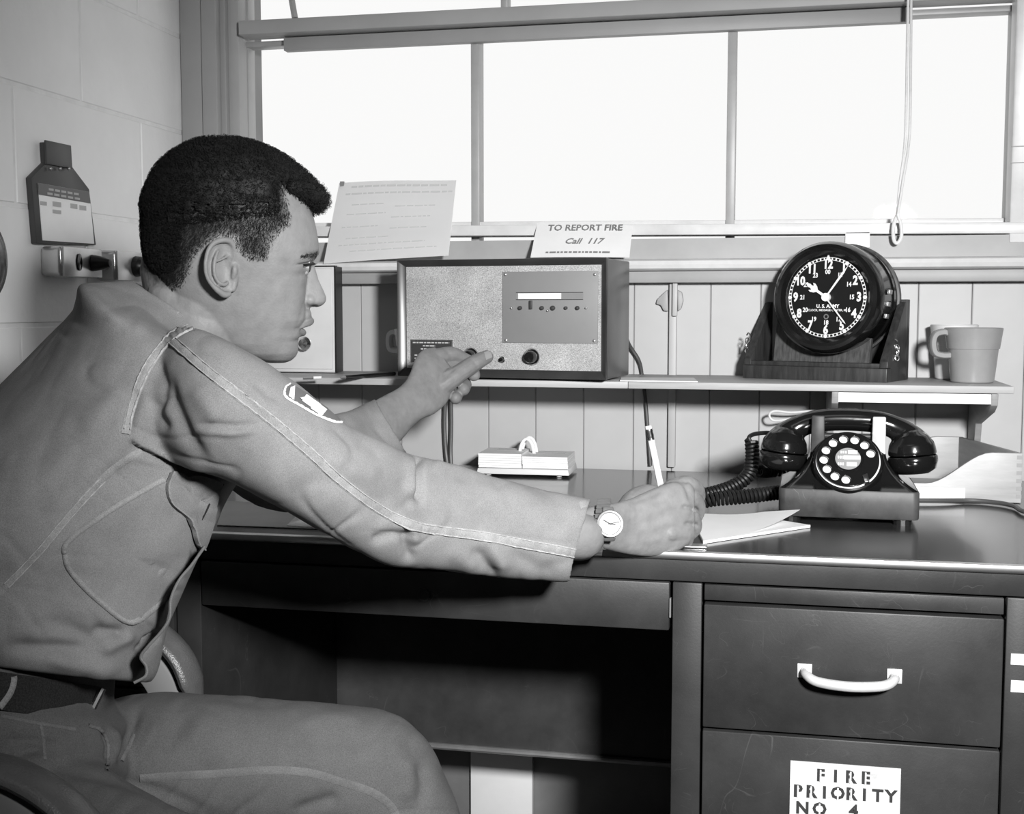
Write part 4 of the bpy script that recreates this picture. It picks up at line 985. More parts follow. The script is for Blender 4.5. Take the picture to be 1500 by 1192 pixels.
# ---------------------------------------------------------------- head (rows of the profile, spread to a real half width)
HC = ray(340, 365).normalized(); HO = atD(340, 365, 1.35)
HU = Vector((0, 0, 1)).cross(HC).normalized()*-1; HU = HU if HU.dot(RT) > 0 else -HU
HV = HC.cross(HU).normalized(); HV = HV if HV.z < 0 else -HV
HN = -HC                                          # towards the camera (his right)
def HP(u, v, h):
    d = ray(u, v); t = (HO-CAM).dot(HC)/d.dot(HC); return CAM+d*t+HN*h
K_ = 1.35/F
def itp(tab, x): return float(np.interp(x, [t[0] for t in tab], [t[1] for t in tab]))
Lf = [(216, 300), (222, 280), (232, 262), (245, 245), (260, 232), (275, 223), (290, 217), (310, 214), (335, 214), (360, 216), (380, 220), (400, 227), (420, 234), (440, 243), (460, 257), (480, 277), (500, 304), (518, 345), (531, 392)]
Fr = [(216, 345), (222, 370), (232, 396), (245, 418), (260, 435), (275, 446), (290, 452), (305, 456), (320, 459.5), (335, 463), (354, 466), (366, 466.5), (377, 461), (386, 455), (400, 450), (420, 447), (440, 446), (455, 447), (466, 447), (478, 441), (490, 440), (497, 437), (511, 437), (520, 434), (527, 427), (531, 416)]
Wd = [(216, .020), (222, .040), (232, .053), (245, .063), (260, .070), (275, .0745), (290, .077), (320, .079), (350, .0785), (375, .0765), (400, .0725), (425, .068), (450, .062), (475, .055), (500, .046), (515, .038), (525, .028), (531, .014)]
def head_rows(dense=2, n=96):
    rows = []; v = 216
    while v <= 531:
        l, r, W_ = itp(Lf, v), itp(Fr, v), itp(Wd, v); rg = []
        pe = 2.3+.75*min(1, max(0, (v-335)/60))-.35*min(1, max(0, (v-450)/60))
        for k in range(n):
            t = 2*PI*k/n; ct, st = math.cos(t), math.sin(t)
            s = (1+ct)/2; sw = s**1.12          # broadest a little behind the middle
            hh = max(0, 1-abs(2*sw-1)**pe)**(1/pe)
            hh *= 1-.10*max(0, s-.55)*min(1, max(0, (v-350)/60))
            rg.append((l+(r-l)*s, v, W_*hh*(1 if st >= 0 else -1)))
        rows.append(rg); v += dense
    return rows
rows = head_rows()
hb = MB(); hb.loft([[HP(*p) for p in rg] for rg in rows])
# nose
Nr = [(378, 461), (385, 459.5), (397, 463), (411, 467), (425.5, 474), (435, 478), (441.6, 477.5), (447.5, 472), (450, 464)]
Nw = [(378, .0075), (390, .0078), (405, .0095), (420, .0120), (434, .0150), (442, .0150), (447, .0125), (450, .0085)]
nr = []
for v in np.arange(378, 450.1, 2):
    r, l, w_ = itp(Nr, v), 432., itp(Nw, v); rg = []
    for k in range(28):
        t = 2*PI*k/28; rg.append(HP(l+(r-l)*(1+math.cos(t))/2, v, w_*math.copysign(abs(math.sin(t))**.8, math.sin(t))*(1.25-.35*(1+math.cos(t))/2)))
    nr.append(rg)
hb.loft(nr)
def eb(u, v, h, ru, rv, rh, n=18):
    """ellipsoid in head space, radii in pixels, pixels, metres; both sides unless h = 0"""
    for s in ((1, -1) if h else (1,)):
        c = HP(u, v, h*s); rings = []
        for i in range(11):
            a = -PI/2+PI*max(.25, min(9.75, i))/10
            rings.append([c+HU*(ru*K_*math.cos(a)*math.cos(2*PI*k/n))+HV*(rv*K_*math.cos(a)*math.sin(2*PI*k/n))+HN*(rh*math.sin(a)) for k in range(n)])
        hb.loft(rings)
def ht(pts, r, sides=(1, -1), n=10):
    for s in sides:
        P_ = catmull([HP(u, v, h*s) for u, v, h in pts], 5); rr = r if not isinstance(r, list) else [x.x for x in catmull([Vector((q, 0, 0)) for q in r], 5)]
        hb.tube(P_, rr, n, round_end=True)
eb(452.5, 438.5, .0135, 8.5, 8, .0058)           # wings of the nose
eb(468, 438, 0, 9.5, 10, .0100)                  # tip
eb(445, 461, 0, 11.5, 13, .021)                  # muzzle
ht([(455, 470, 0), (452, 471.5, .010), (444, 474.5, .020), (436, 478, .0265)], [.0044, .0042, .0032, .0016])     # upper lip
ht([(443, 487, 0), (441, 486, .010), (436, 482.5, .0185), (431, 480, .025)], [.0046, .0044, .0034, .0018])       # lower lip
eb(422, 511, 0, 15, 17, .019)                    # chin
ht([(458, 369, 0), (457, 368.5, .016), (447, 370, .033), (428, 378, .050)], [.0065, .0070, .0062, .0045])        # brow ridge
eb(388, 408, .042, 40, 28, .0170)                 # cheekbone
eb(438, 389, .0320, 16.0, 15.5, .0122)           # lids over the eyeball
eb(296, 446, .034, 52, 50, .0255); eb(262, 440, .026, 44, 52, .026)      # side of the neck under the jaw
# ears
def ear(s):
    def E_(u, v, f): # ear surface: front edge on the head, rear flaring out
        base = .0715; return HP(u, v, s*(base+.004+.016*max(0, (344-u)/44)+f))
    def tube(pts, r):
        P_ = catmull([E_(*p) for p in pts], 6); rr = [x.x for x in catmull([Vector((q*K_, 0, 0)) for q in r], 6)]; hb.tube(P_, rr, 10, round_end=True)
    outl = [(343, 378), (344, 366), (339, 354.5), (329, 351), (316, 354.5), (307, 364), (302.5, 378), (302, 393), (305, 406), (312, 416.5), (321, 424.5), (329, 430.5), (336, 430), (340, 420), (342, 405)]
    # thin concha plate
    C_ = (326, 388); rings = []
    for f in (-.0022, -.006):
        rings.append([E_(C_[0]+(u-C_[0])*.97, C_[1]+(v-C_[1])*.97, f) for u, v in outl])
    mid = [[E_(C_[0]+(u-C_[0])*q, C_[1]+(v-C_[1])*q, f) for u, v in outl] for q, f in ((.05, -.0062), (.35, -.0058), (.7, -.0035), (.97, -.0015), (.97, -.0055), (.7, -.0085), (.35, -.012), (.05, -.013))]
    hb.loft(mid)
    tube([(337, 389, -.004), (342, 377, -.001), (343, 365, .0005), (338, 355, .001), (328.5, 352.5, .0015), (316, 356, .002), (308, 365.5, .002), (304.3, 379, .002), (303.8, 393, .0018), (307, 405.5, .0015), (314, 415.5, .0010), (322.5, 423.5, .0005), (330, 428, .0), (336, 427, -.001)], [2.0, 2.5, 3.2, 3.9, 4.2, 4.0, 3.6, 3.3, 3.2, 3.2, 3.6, 4.6, 5.0, 4.0])
    tube([(321, 367, -.0015), (316.5, 378, .0), (315, 391, .0006), (316.5, 402, .0006), (322, 411, .0004), (329.5, 414, .0), (334, 411, -.001)], [2.2, 2.8, 3.0, 2.9, 3.0, 3.2, 2.4])
    tube([(317, 382, -.0004), (324, 379.5, -.001), (331, 376, -.0018), (337, 372.5, -.003)], [2.2, 2.4, 2.2, 1.6])
    tube([(344, 386, -.0012), (343.5, 392, .0005), (343, 398, .0), (341, 404, -.001)], [2.6, 4.0, 4.2, 2.8])
    tube([(344, 365, -.003), (346, 380, -.004), (345, 400, -.004), (341, 420, -.004)], [4, 5, 5, 5])
ear(1); ear(-1)
# neck, running down inside the collar
nk = [ring_px((214, 372), (360, 420), 1.35, .054), ring_px((209, 398), (362, 470), 1.35, .056), ring_px((212, 420), (352, 512), 1.35, .058), ring_px((210, 450), (330, 545), 1.35, .054), ring_px((200, 500), (300, 575), 1.35, .046)]
hb.loft(smooth_rings(nk))
head_me = remesh(hb.mesh('head_raw'), .0011, 11, .5)

HOL = [(457, 316), (441, 293), (427, 284), (413, 286), (417, 302), (421, 318), (419, 332), (410, 337), (401, 347), (395, 355), (391, 368), (387, 380), (370, 380), (352, 372), (344, 356), (331, 346), (314, 350), (301, 360), (288, 374), (277, 402), (268, 416), (255, 423), (228, 417), (206, 395), (195, 300), (240, 190), (400, 190), (500, 270)]
HOLa = np.array(HOL, float)
def poly_sd(u, v):
    """signed distance in pixels to the hair outline, positive inside (vectorised)"""
    P = np.stack([u, v], -1)[:, None, :]; A = HOLa[None]; B = np.roll(HOLa, -1, 0)[None]
    AB = B-A; t = np.clip(((P-A)*AB).sum(-1)/(AB*AB).sum(-1), 0, 1); d = np.sqrt((((A+AB*t[..., None])-P)**2).sum(-1)).min(1)
    x, y = u[:, None], v[:, None]; x1, y1 = A[..., 0], A[..., 1]; x2, y2 = B[..., 0], B[..., 1]
    c = ((y1 > y) != (y2 > y)) & (x < (x2-x1)*(y-y1)/(y2-y1+1e-12)+x1)
    ins = c.sum(1) % 2 == 1; return np.where(ins, d, -d)
def verts_np(me): a = np.empty(len(me.vertices)*3, 'f'); me.vertices.foreach_get('co', a); return a.reshape(-1, 3).astype(float)
def norms_np(me): a = np.empty(len(me.vertices)*3, 'f'); me.vertex_normals.foreach_get('vector', a); return a.reshape(-1, 3).astype(float)
def npv(v): return np.array(v[:], float)
def to_head(co):
    """world points to head pixels u, v on the sagittal plane and half width h"""
    h = (co-npv(HO)) @ npv(HN); q = co-npv(HN)*h[:, None]; d = q-npv(CAM)
    w_ = d @ npv(FW); return 750+F*(d @ npv(RT))/w_, 596-F*(d @ npv(UP))/w_, h
def sstep(a, b, x): t = np.clip((x-a)/(b-a), 0, 1); return t*t*(3-2*t)
# sculpt: eye sockets, lid opening, nostrils, mouth corner crease
co = verts_np(head_me); u, v, h = to_head(co); no = norms_np(head_me)
ah = np.abs(h)
g = lambda cu, cv, ch, su, sv, shh: np.exp(-((u-cu)/su)**2-((v-cv)/sv)**2-((ah-ch)/shh)**2)
disp = np.zeros(len(co))
disp -= .0020*g(449, 379, .028, 9, 4, .018)                                # crease under the brow
disp -= .0010*np.exp(-((v-(386.6-(u-431)*.14))/1.1)**2)*sstep(428, 433, u)*sstep(462, 457, u)*(ah > .016)   # upper lid line
disp -= .0014*g(436, 401, .040, 9, 5, .02)                                 # under the eye
disp -= .0035*g(459, 449, .0075, 4.5, 3.2, .005)                           # nostril
disp -= .0008*np.exp(-((u-(444-(v-440)*.30))/3.6)**2)*sstep(436, 444, v)*sstep(476, 466, v)*(ah > .012)   # nasolabial fold
disp -= .0013*g(431, 479, .027, 5, 4, .010)
disp -= .0018*g(427, 497, .012, 12, 4, .02)
co = co+no*disp[:, None]
u2 = u; av = np.abs(v-(389.0+(u-445)*.05)); lid = sstep(436, 442, u)*sstep(2.6, 1.1, av*1.0)*(u < 462)*(ah > .018)*sstep(.020, .024, ah)
ec = [npv(HP(438, 389, .0325*s)) for s in (1, -1)]
for s, c in zip((1, -1), ec):
    dv = co-c; dist = np.linalg.norm(dv, axis=1); m_ = lid*(np.sign(h) == s)*(dist < .017)
    co -= dv/np.maximum(dist, 1e-6)[:, None]*(m_*.0030)[:, None]
head_me.vertices.foreach_set('co', co.astype('f').ravel()); head_me.update()
sd = poly_sd(u, v)
hl = sstep(-5, 12, sd+4*vnoise(co*500))*.97
hl[(ah > .078) & (u > 296) & (u < 350) & (v > 346) & (v < 436)] = 0
brow = np.exp(-((v-(371+.25*np.maximum(0, 455-u)*.4))/3.0)**2)*sstep(436, 462, u)*(ah > .008)*.55
hl = np.maximum(hl, brow)
lips = np.maximum(sstep(5.5, 2.5, np.abs(v-(468.5+(460-u)*.42)))*sstep(438, 446, u)*(v < 477.5), sstep(6, 3, np.abs(v-(487-(446-u)*.35)))*sstep(432, 440, u)*(v > 478.5))*(ah < .028)
hl = np.maximum(hl, lips*.28)
lidline = np.exp(-((v-(386.0-(u-431)*.12))/1.3)**2)*sstep(430, 436, u)*sstep(462, 458, u)*(ah > .016)*.8  # lash line and upper lid shade painted as a dark skin tint
hl = np.maximum(hl, lidline)

# ---------------------------------------------------------------- hands and forearms
def proj_np(co):
    d = co-npv(CAM); w_ = d @ npv(FW); return 750+F*(d @ npv(RT))/w_, 596-F*(d @ npv(UP))/w_, w_
def seg_dist(x, y, poly):
    P = np.stack([x, y], -1); best = np.full(len(x), 1e9); side = np.zeros(len(x)); tt = np.zeros(len(x))
    n = len(poly)-1
    for i in range(n):
        a_, b_ = np.array(poly[i], float), np.array(poly[i+1], float); ab = b_-a_; t = np.clip(((P-a_) @ ab)/(ab @ ab), 0, 1); q = P-(a_+t[:, None]*ab)
        d = np.sqrt((q**2).sum(1)); m_ = d < best; best = np.where(m_, d, best); cr = ab[0]*q[:, 1]-ab[1]*q[:, 0]; side = np.where(m_, np.sign(cr), side); tt = np.where(m_, (i+t)/n, tt)
    return best, side, tt
def sculpt(me, folds, big=.0025, bs=9, fine=.0010, fsz=26, wrk=.0016, wdir=(38, 22, 14), creases=()):
    """cloth folds: each (polyline in pixels, width px, depth m, kind); they displace the side the polyline was read from"""
    co = verts_np(me); no = norms_np(me); x, y, w_ = proj_np(co); vd = (co-npv(CAM)); vd /= np.linalg.norm(vd, axis=1)[:, None]
    fc = sstep(.05, -.35, (no*vd).sum(1))
    d = vnoise(co*bs)*big+vnoise(co*fsz, 1)*fine+wrk*np.abs(vnoise(co*np.array(wdir), 2))
    for ang, fx, fy, am, seed in creases:            # soft drag lines running along one direction of the cloth
        ca_, sa_ = math.cos(math.radians(ang)), math.sin(math.radians(ang)); nz_ = vnoise(np.stack([(x*ca_+y*sa_)*fx, (-x*sa_+y*ca_)*fy, w_*3], 1), seed)
        d += am*fc*(np.exp(-(nz_/.16)**2)*-1+.35)*sstep(-.2, .5, vnoise(np.stack([x*.011, y*.011, w_*2], 1), seed+9))
    for poly, wd, am, kind in folds:
        P0 = np.array(poly, float); mg = wd*4.5; sel = np.where((x > P0[:, 0].min()-mg) & (x < P0[:, 0].max()+mg) & (y > P0[:, 1].min()-mg) & (y < P0[:, 1].max()+mg) & (fc > 0))[0]
        if not len(sel): continue
        b, s_, t = seg_dist(x[sel], y[sel], poly); end = sstep(0, .28, t)*sstep(1, .72, t); wd = wd*1.2
        b2 = np.where((t <= 0) | (t >= 1), b*1.6, b)
        if kind == 'g': f = -np.exp(-(b/wd)**2)*end                               # groove
        elif kind == 'r': f = np.exp(-(b/wd)**2)*end                              # ridge
        elif kind == 's': f = np.exp(-(b/wd)**2)*np.where(s_ > 0, -1., .55)*sstep(0, wd*.35, b)*end   # step: sunk below the line
        elif kind == 'f': f = (np.exp(-(b/wd)**2)-.9*np.exp(-((b-wd*1.4*1)/wd)**2)*(s_ > 0))*end      # fold: ridge with a valley beside it
        d[sel] += f*am*fc[sel]
    co = co+no*d[:, None]; me.vertices.foreach_set('co', co.astype('f').ravel()); me.update(); return me
def hand_right():
    b = MB()
    rings = [ring_px((835, 752), (835, 806), 1.490, .021), ring_px((872, 740), (868, 800), 1.514, .022), ring_px((900, 737), (893, 806), 1.532, .024), ring_px((926, 729), (921, 812), 1.552, .021), ring_px((955, 716), (953, 815), 1.567, .021), ring_px((985, 706), (985, 810), 1.579, .021), ring_px((1008, 706), (1008, 797), 1.587, .019), ring_px((1017, 716), (1018, 787), 1.592, .015)]
    b.loft(smooth_rings(rings))
    # four fingers folding away round the pencil: knuckle, middle joint, end joint, tip
    for pts in (((985, 716, 1.589, 15), (1007, 711, 1.602, 14.5), (1021, 723, 1.627, 13), (1012, 745, 1.639, 11), (996, 764, 1.635, 9)),
                ((992, 732, 1.592, 14.5), (1013, 731, 1.607, 14.5), (1021, 748, 1.629, 12.5), (1008, 768, 1.635, 11), (990, 778, 1.627, 9.5)),
                ((990, 756, 1.582, 14), (1010, 757, 1.599, 14), (1016, 774, 1.619, 12), (1002, 786, 1.622, 10.5), (984, 790, 1.615, 9.5)),
                ((980, 780, 1.567, 13.5), (1000, 782, 1.582, 13), (1004, 793, 1.599, 11), (988, 799, 1.605, 9.5), (970, 800, 1.601, 9))):
        chain(b, pts)
    chain(b, ((918, 752, 1.572, 20), (930, 734, 1.599, 18), (950, 724, 1.622, 15), (972, 732, 1.639, 12.5), (990, 750, 1.647, 10)))     # thumb
    chain(b, ((945, 742, 1.567, 20), (975, 730, 1.582, 18), (998, 716, 1.597, 15)))                                                   # ridge above the index
    return remesh(b.mesh('hand_raw'), .0012, 7, .5)
def hand_left():
    b = MB()
    rings = [ring_px((470, 640), (515, 705), 1.86, .032), ring_px((520, 606), (562, 676), 1.91, .030), ring_px((556, 583), (590, 642), 1.955, .028), ring_px((585, 567), (613, 617), 1.985, .024), ring_px((599, 550), (636, 606), 2.00, .021), ring_px((608, 526), (655, 589), 2.02, .020), ring_px((620, 512), (664, 566), 2.035, .019), ring_px((637, 508), (668, 548), 2.05, .015)]
    b.loft(smooth_rings(rings))
    chain(b, ((620, 586, 2.026, 18), (648, 563, 2.026, 17.5), (674, 546, 2.032, 13.5), (697, 531, 2.045, 12.5), (713, 522.5, 2.056, 10)))      # thumb lying forward
    chain(b, ((640, 523, 2.045, 13), (662, 519, 2.062, 11.5), (681, 527, 2.078, 10), (692, 530, 2.082, 8.5)))                                  # index on the knob
    chain(b, ((645, 540, 2.05, 12), (671, 531, 2.075, 10.5), (690, 541, 2.075, 9.5), (694, 549, 2.050, 9.5)))
    chain(b, ((640, 560, 2.045, 12), (664, 552, 2.072, 10.5), (681, 561, 2.066, 9.5), (679, 570, 2.040, 9.5)))
    chain(b, ((632, 577, 2.03, 11), (654, 571, 2.055, 9.5), (669, 576, 2.050, 9), (667, 583, 2.030, 9)))
    chain(b, ((612, 600, 1.99, 12), (628, 592, 2.01, 13), (645, 575, 2.03, 12)))
    return remesh(b.mesh('hand_raw'), .0012, 6, .5)
hr_me, hl_me = hand_right(), hand_left()
sculpt(hr_me, [([(985, 697), (1003, 707), (1010, 722), (1012, 740)], 3.5, .0030, 'g'), ([(996, 741), (1012, 744), (1026, 750)], 3, .0030, 'g'), ([(1000, 766), (1014, 768), (1026, 771)], 3, .0028, 'g'), ([(920, 765), (960, 748), (1000, 733)], 6, .0014, 'r'), ([(925, 780), (965, 770), (1006, 757)], 6, .0013, 'r'), ([(930, 795), (965, 790), (1000, 781)], 6, .0010, 'r'), ([(918, 738), (945, 728), (975, 716)], 5, .0022, 'g'), ([(915, 795), (925, 775), (922, 755)], 9, .0015, 'g')], .0004, 60, .0003, 150, 0)
sculpt(hl_me, [([(640, 560), (655, 548), (668, 537)], 3.5, .0022, 'g'), ([(618, 545), (632, 530), (645, 522)], 5, .0012, 'r'), ([(690, 524), (697, 533), (701, 541)], 2.5, .0010, 'g'), ([(655, 512), (660, 520), (664, 528)], 3, .0016, 'g')], .0004, 60, .0003, 150, 0)
# plain core under the clothes joining head, arms and legs into one body
core = MB()
def cchain(pts): core.tube(catmull([Vector(p) for p in pts], 4), .030, 10, round_end=True)
A = atD
core.loft([ring_px((-60, 1010), (120, 1030), 1.27, .10, 20), ring_px((-30, 850), (200, 850), 1.28, .11, 20), ring_px((40, 640), (270, 660), 1.31, .12, 20), ring_px((170, 530), (290, 560), 1.345, .05, 20)])
cchain([A(250, 580, 1.22), A(400, 655, 1.21), A(590, 762, 1.36), A(740, 780, 1.45), A(850, 785, 1.495)])
cchain([A(270, 560, 1.45), A(400, 690, 1.62), A(500, 665, 1.88)])
def join(meshes, name):
    bm = bmesh.new()
    for m_ in meshes: bm.from_mesh(m_)
    me = bpy.data.meshes.new(name); bm.to_mesh(me); bm.free(); me.shade_smooth(); return me
core_me = core.mesh('core')
body_me = join([head_me, hr_me, hl_me, core_me], 'body')
at = body_me.attributes.new('hairline', 'FLOAT', 'POINT')
hv = np.zeros(len(body_me.vertices), 'f'); hv[:len(hl)] = hl; at.data.foreach_set('value', hv)
body_bvh = BVHTree.FromPolygons([tuple(map(float, p)) for p in verts_np(body_me)], [tuple(p.vertices) for p in body_me.polygons])
head_co, head_no = co.copy(), norms_np(head_me)
body = place('body', body_me, 'skin', man)
# eyes
for s in (1, -1):
    c = HP(438, 389, .0325*s)
    e = MB().ball(c, .0113, n=24, m=16).build('eyeball', 'eye', man, smooth=True)
    d = (HU*1.0+HV*.12+HN*(.12*s)).normalized(); fm = frame_mx(c+d*.0104, d.orthogonal(), z=d)
    MB(fm).lathe([(.0058, -.0010), (.0050, .0004), (.0025, .0012), (.0001, .0014)], 20).build('iris', 'iris', e, smooth=True)
# thumb nail of the left hand
nq = MB(); 
tp0, tp1 = A(706, 520.5, 2.045), A(722, 514, 2.056)
def on_body(x, y):
    r = body_bvh.ray_cast(CAM, ray(x, y).normalized()); return r
def cast(bvh, x, y, D=1.2):
    r = bvh.ray_cast(CAM, ray(x, y).normalized())
    return r if r[0] is not None and (r[0]-CAM).dot(FW) < D+.22 else bvh.find_nearest(atD(x, y, D))
def patch(poly, m, name, parent, bvh, lift=.0006, nu=10, nv=5, D=1.2):
    """quad patch given by four pixel corners, laid on a surface seen from the camera"""
    vs = []; ok = True
    for j in range(nv+1):
        for i in range(nu+1):
            a_, b_ = i/nu, j/nv
            x = (poly[0][0]*(1-a_)+poly[1][0]*a_)*(1-b_)+(poly[3][0]*(1-a_)+poly[2][0]*a_)*b_
            y = (poly[0][1]*(1-a_)+poly[1][1]*a_)*(1-b_)+(poly[3][1]*(1-a_)+poly[2][1]*a_)*b_
            r = cast(bvh, x, y, D)
            vs.append(r[0]+r[1]*lift*(1 if r[1].dot(ray(x, y)) < 0 else -1))
    fs = [(j*(nu+1)+i, j*(nu+1)+i+1, (j+1)*(nu+1)+i+1, (j+1)*(nu+1)+i) for j in range(nv) for i in range(nu)]
    nb = len(vs); inner = [p+ray(*topx(p)[:2]).normalized()*.0012 for p in vs]
    return MB().add(vs+inner, fs+[tuple(reversed([k+nb for k in f])) for f in fs]).build(name, m, parent, smooth=True, ang=80)
patch(((709, 516), (719, 512.5), (721, 523), (712, 527)), 'nail', 'thumb_nail', body, body_bvh, .0004, 6, 4, 2.05)

# ---------------------------------------------------------------- hair
hm_rows = head_rows(3, 120)
pts = np.array([[npv(HP(*p)) for p in rg] for rg in hm_rows]); uu = np.array([[p[0] for p in rg] for rg in hm_rows]); vv_ = np.array([[p[1] for p in rg] for rg in hm_rows]); hh_ = np.array([[p[2] for p in rg] for rg in hm_rows])
nR, nC = uu.shape
tmp = MB().loft([[Vector(p) for p in r] for r in pts], cap=True)
me = bpy.data.meshes.new('hs'); me.from_pydata([tuple(p) for p in tmp.v], [], tmp.f); me.update()
nn = norms_np(me); cc0 = pts.reshape(-1, 3).mean(0)
if ((pts.reshape(-1, 3)-cc0)*nn).sum(1).mean() < 0: nn = -nn
U1, V1 = uu.ravel(), vv_.ravel(); sd1 = poly_sd(U1, V1)
def hair_th(u, v, sd):
    th = .0115*sstep(2, 26, sd)                                     # crown
    lo = sstep(262+.10*(430-u), 350+.10*(430-u)-25, v)                 # clipped lower sides and nape
    th = th*(1-lo)+.0022*lo*sstep(0, 14, sd)
    back = sstep(290, 215, u)*sstep(250, 300, v); th = np.where(back > 0, th*(1-back)+np.maximum(th, .0060*sstep(0, 14, sd)*sstep(415, 380, v))*back, th)
    th = th+.0085*np.exp(-((u-452)/24)**2-((v-288)/24)**2)*sstep(0, 8, sd)   # front roll
    return th
th1 = hair_th(U1, V1, sd1); ins = sd1 > 1
P1 = pts.reshape(-1, 3)
nz = vnoise(P1*170)*.0016+vnoise(P1*380, 1)*.0008
fwd = npv(HU)*(.010*np.exp(-((U1-456)/20)**2-((V1-292)/22)**2))[:, None]
shell = P1+nn*np.where(ins, th1*.80+nz*np.minimum(1, th1/.006), -.004)[:, None]+fwd*ins[:, None]
rag = vnoise(P1*260, 3)*.0030
fs = []
for i in range(nR-1):
    for j in range(nC):
        k = (j+1) % nC; q = (i*nC+j, i*nC+k, (i+1)*nC+k, (i+1)*nC+j)
        if max(sd1[list(q)]) > 3 and th1[list(q)].mean()+rag[i*nC+j] > .0056: fs.append(q)
fs.append(tuple(range(nC)))
hairm = MB(); hairm.v = [Vector(p) for p in shell]; hairm.f = fs
me = hairm.mesh('hair', smooth=True, ang=180)
# loose verts removed by rebuilding
bm = bmesh.new(); bm.from_mesh(me); bmesh.ops.delete(bm, geom=[v_ for v_ in bm.verts if not v_.link_faces], context='VERTS'); bm.to_mesh(me); bm.free()
fr_ = MB(); P_ = catmull([HP(425, 278, .060), HP(444, 283, .046), HP(457, 289, .028), HP(463, 293, .010), HP(463, 293, -.010), HP(457, 289, -.028), HP(444, 283, -.046), HP(425, 278, -.060)], 8)
fr_.tube(P_, [.0060+.0065*math.sin(PI*i/(len(P_)-1))**.6 for i in range(len(P_))], 22, round_end=True)
fq = np.array([p[:] for p in fr_.v]); fq = fq+(vnoise(fq*190, 4)*.0018+vnoise(fq*420, 5)*.0010)[:, None]*npv(HU)+(vnoise(fq*190, 6)*.0016)[:, None]*npv(HV)
b2 = MB(); b2.v = [Vector(p) for p in fq]; b2.f = fr_.f; me = join([me, b2.mesh('roll', smooth=True, ang=180)], 'hair'); front_pts = fq; front_axis = P_
hair = place('hair', me, 'hair', man, 'short tight curled black hair, clipped at the sides')
# curls and clipped stubble as strands rooted on the scalp
tri = []
for i in range(nR-1):
    for j in range(nC): k = (j+1) % nC; tri.append((i*nC+j, i*nC+k, (i+1)*nC+k, (i+1)*nC+j))
tri = np.array(tri); qa = P1[tri]; ar = np.linalg.norm(np.cross(qa[:, 1]-qa[:, 0], qa[:, 3]-qa[:, 0]), axis=1)
sdt = sd1[tri].mean(1); ok = sdt > -2; wgt = ar*ok
rng = np.random.default_rng(5)
def strands(n, curl):
    ix = rng.choice(len(tri), n, p=wgt/wgt.sum()); a_, b_ = rng.random(n), rng.random(n)
    def bl(X): q = X[tri[ix]]; sh_ = (1,)*(q.ndim-2); A_, B_ = a_.reshape(-1, *sh_), b_.reshape(-1, *sh_); return (q[:, 0]*(1-A_)+q[:, 1]*A_)*(1-B_)+(q[:, 3]*(1-A_)+q[:, 2]*A_)*B_
    return bl(P1), bl(nn), bl(U1), bl(V1), bl(np.where(ins, th1, 0)), bl(sd1), bl(fwd)
def nrm(X): return X/(np.linalg.norm(X, axis=-1, keepdims=True)+1e-9)
TV, TF, TN = [], [], [0]
def tubes(P, r):
    """P: (n, m, 3) strand points -> three-sided tapering tubes"""
    n, m, _ = P.shape; T = nrm(np.concatenate([P[:, 1:2]-P[:, :1], P[:, 2:]-P[:, :-2], P[:, -1:]-P[:, -2:-1]], 1)); A_ = nrm(np.cross(T, np.array([.31, .77, .55]))); B_ = np.cross(T, A_)
    q = (r*(1-.5*np.arange(m)/m))[None, :, None]; V = np.stack([P+(A_*math.cos(2*PI*k/3)+B_*math.sin(2*PI*k/3))*q for k in range(3)], 2).reshape(-1, 3)
    i_, k_ = np.meshgrid(np.arange(m-1), np.arange(3), indexing='ij'); i_, k_ = i_.ravel(), k_.ravel(); j_ = (k_+1) % 3
    Q = np.stack([i_*3+k_, i_*3+j_, i_*3+3+j_, i_*3+3+k_], 1)[None]+(np.arange(n)*m*3)[:, None, None]
    TV.append(V); TF.append(Q.reshape(-1, 4)+TN[0]); TN[0] += len(V)
def curls(p, n0, m=7):
    n0 = nrm(n0); ax = rng.normal(size=p.shape); ax = nrm(ax-n0*(ax*n0).sum(1, keepdims=True)); bx_ = np.cross(n0, ax); N = len(p)
    r = rng.uniform(.0010, .0019, (N, 1, 1)); ph = rng.uniform(0, 6.28, (N, 1, 1)); L = rng.uniform(.001, .003, (N, 1, 1)); j = np.arange(m)[None, :, None]
    tubes(p[:, None]+ax[:, None]*r*np.cos(ph+j*1.05)+n0[:, None]*r*np.sin(ph+j*1.05)+bx_[:, None]*L*(j/m-.5), .00023)
p_, n_a, u_, v_, t_a, s_, f_a = strands(40000, True)
keep = (s_ > 0) | (rng.random(len(s_)) < .25); cu = keep & (t_a > .0028) & (rng.random(len(s_)) < .70)
n1_ = nrm(n_a); curls(p_[cu]+n1_[cu]*(t_a[cu]*rng.uniform(.72, 1.0, cu.sum()))[:, None]+f_a[cu], n_a[cu])
cl_ = keep & (t_a <= .0045); n0 = n1_[cl_]; N = len(n0); ax_ = rng.normal(size=(N, 3)); dn = npv(HV)*.9-npv(HU)*.35+ax_*.5; dn = nrm(dn-n0*(dn*n0).sum(1, keepdims=True))
L = (rng.uniform(.0025, .0045, N)*(.55+.45*np.clip(s_[cl_]/20, 0, 1)))[:, None]; b0 = p_[cl_]+n0*.0004
tubes(np.stack([b0, b0+n0*L*.30+dn*L*.35, b0+n0*L*.38+dn*L], 1), .00018)
ix = rng.integers(0, len(front_pts), 2600); p0 = front_pts[ix]; fa = np.array([p[:] for p in front_axis]); n0 = nrm(p0-fa[((p0[:, None]-fa[None])**2).sum(2).argmin(1)])
ok_ = n0 @ npv(HU) > -.6; curls(p0[ok_]+rng.normal(size=(ok_.sum(), 3))*.0012+n0[ok_]*.0008, n0[ok_])
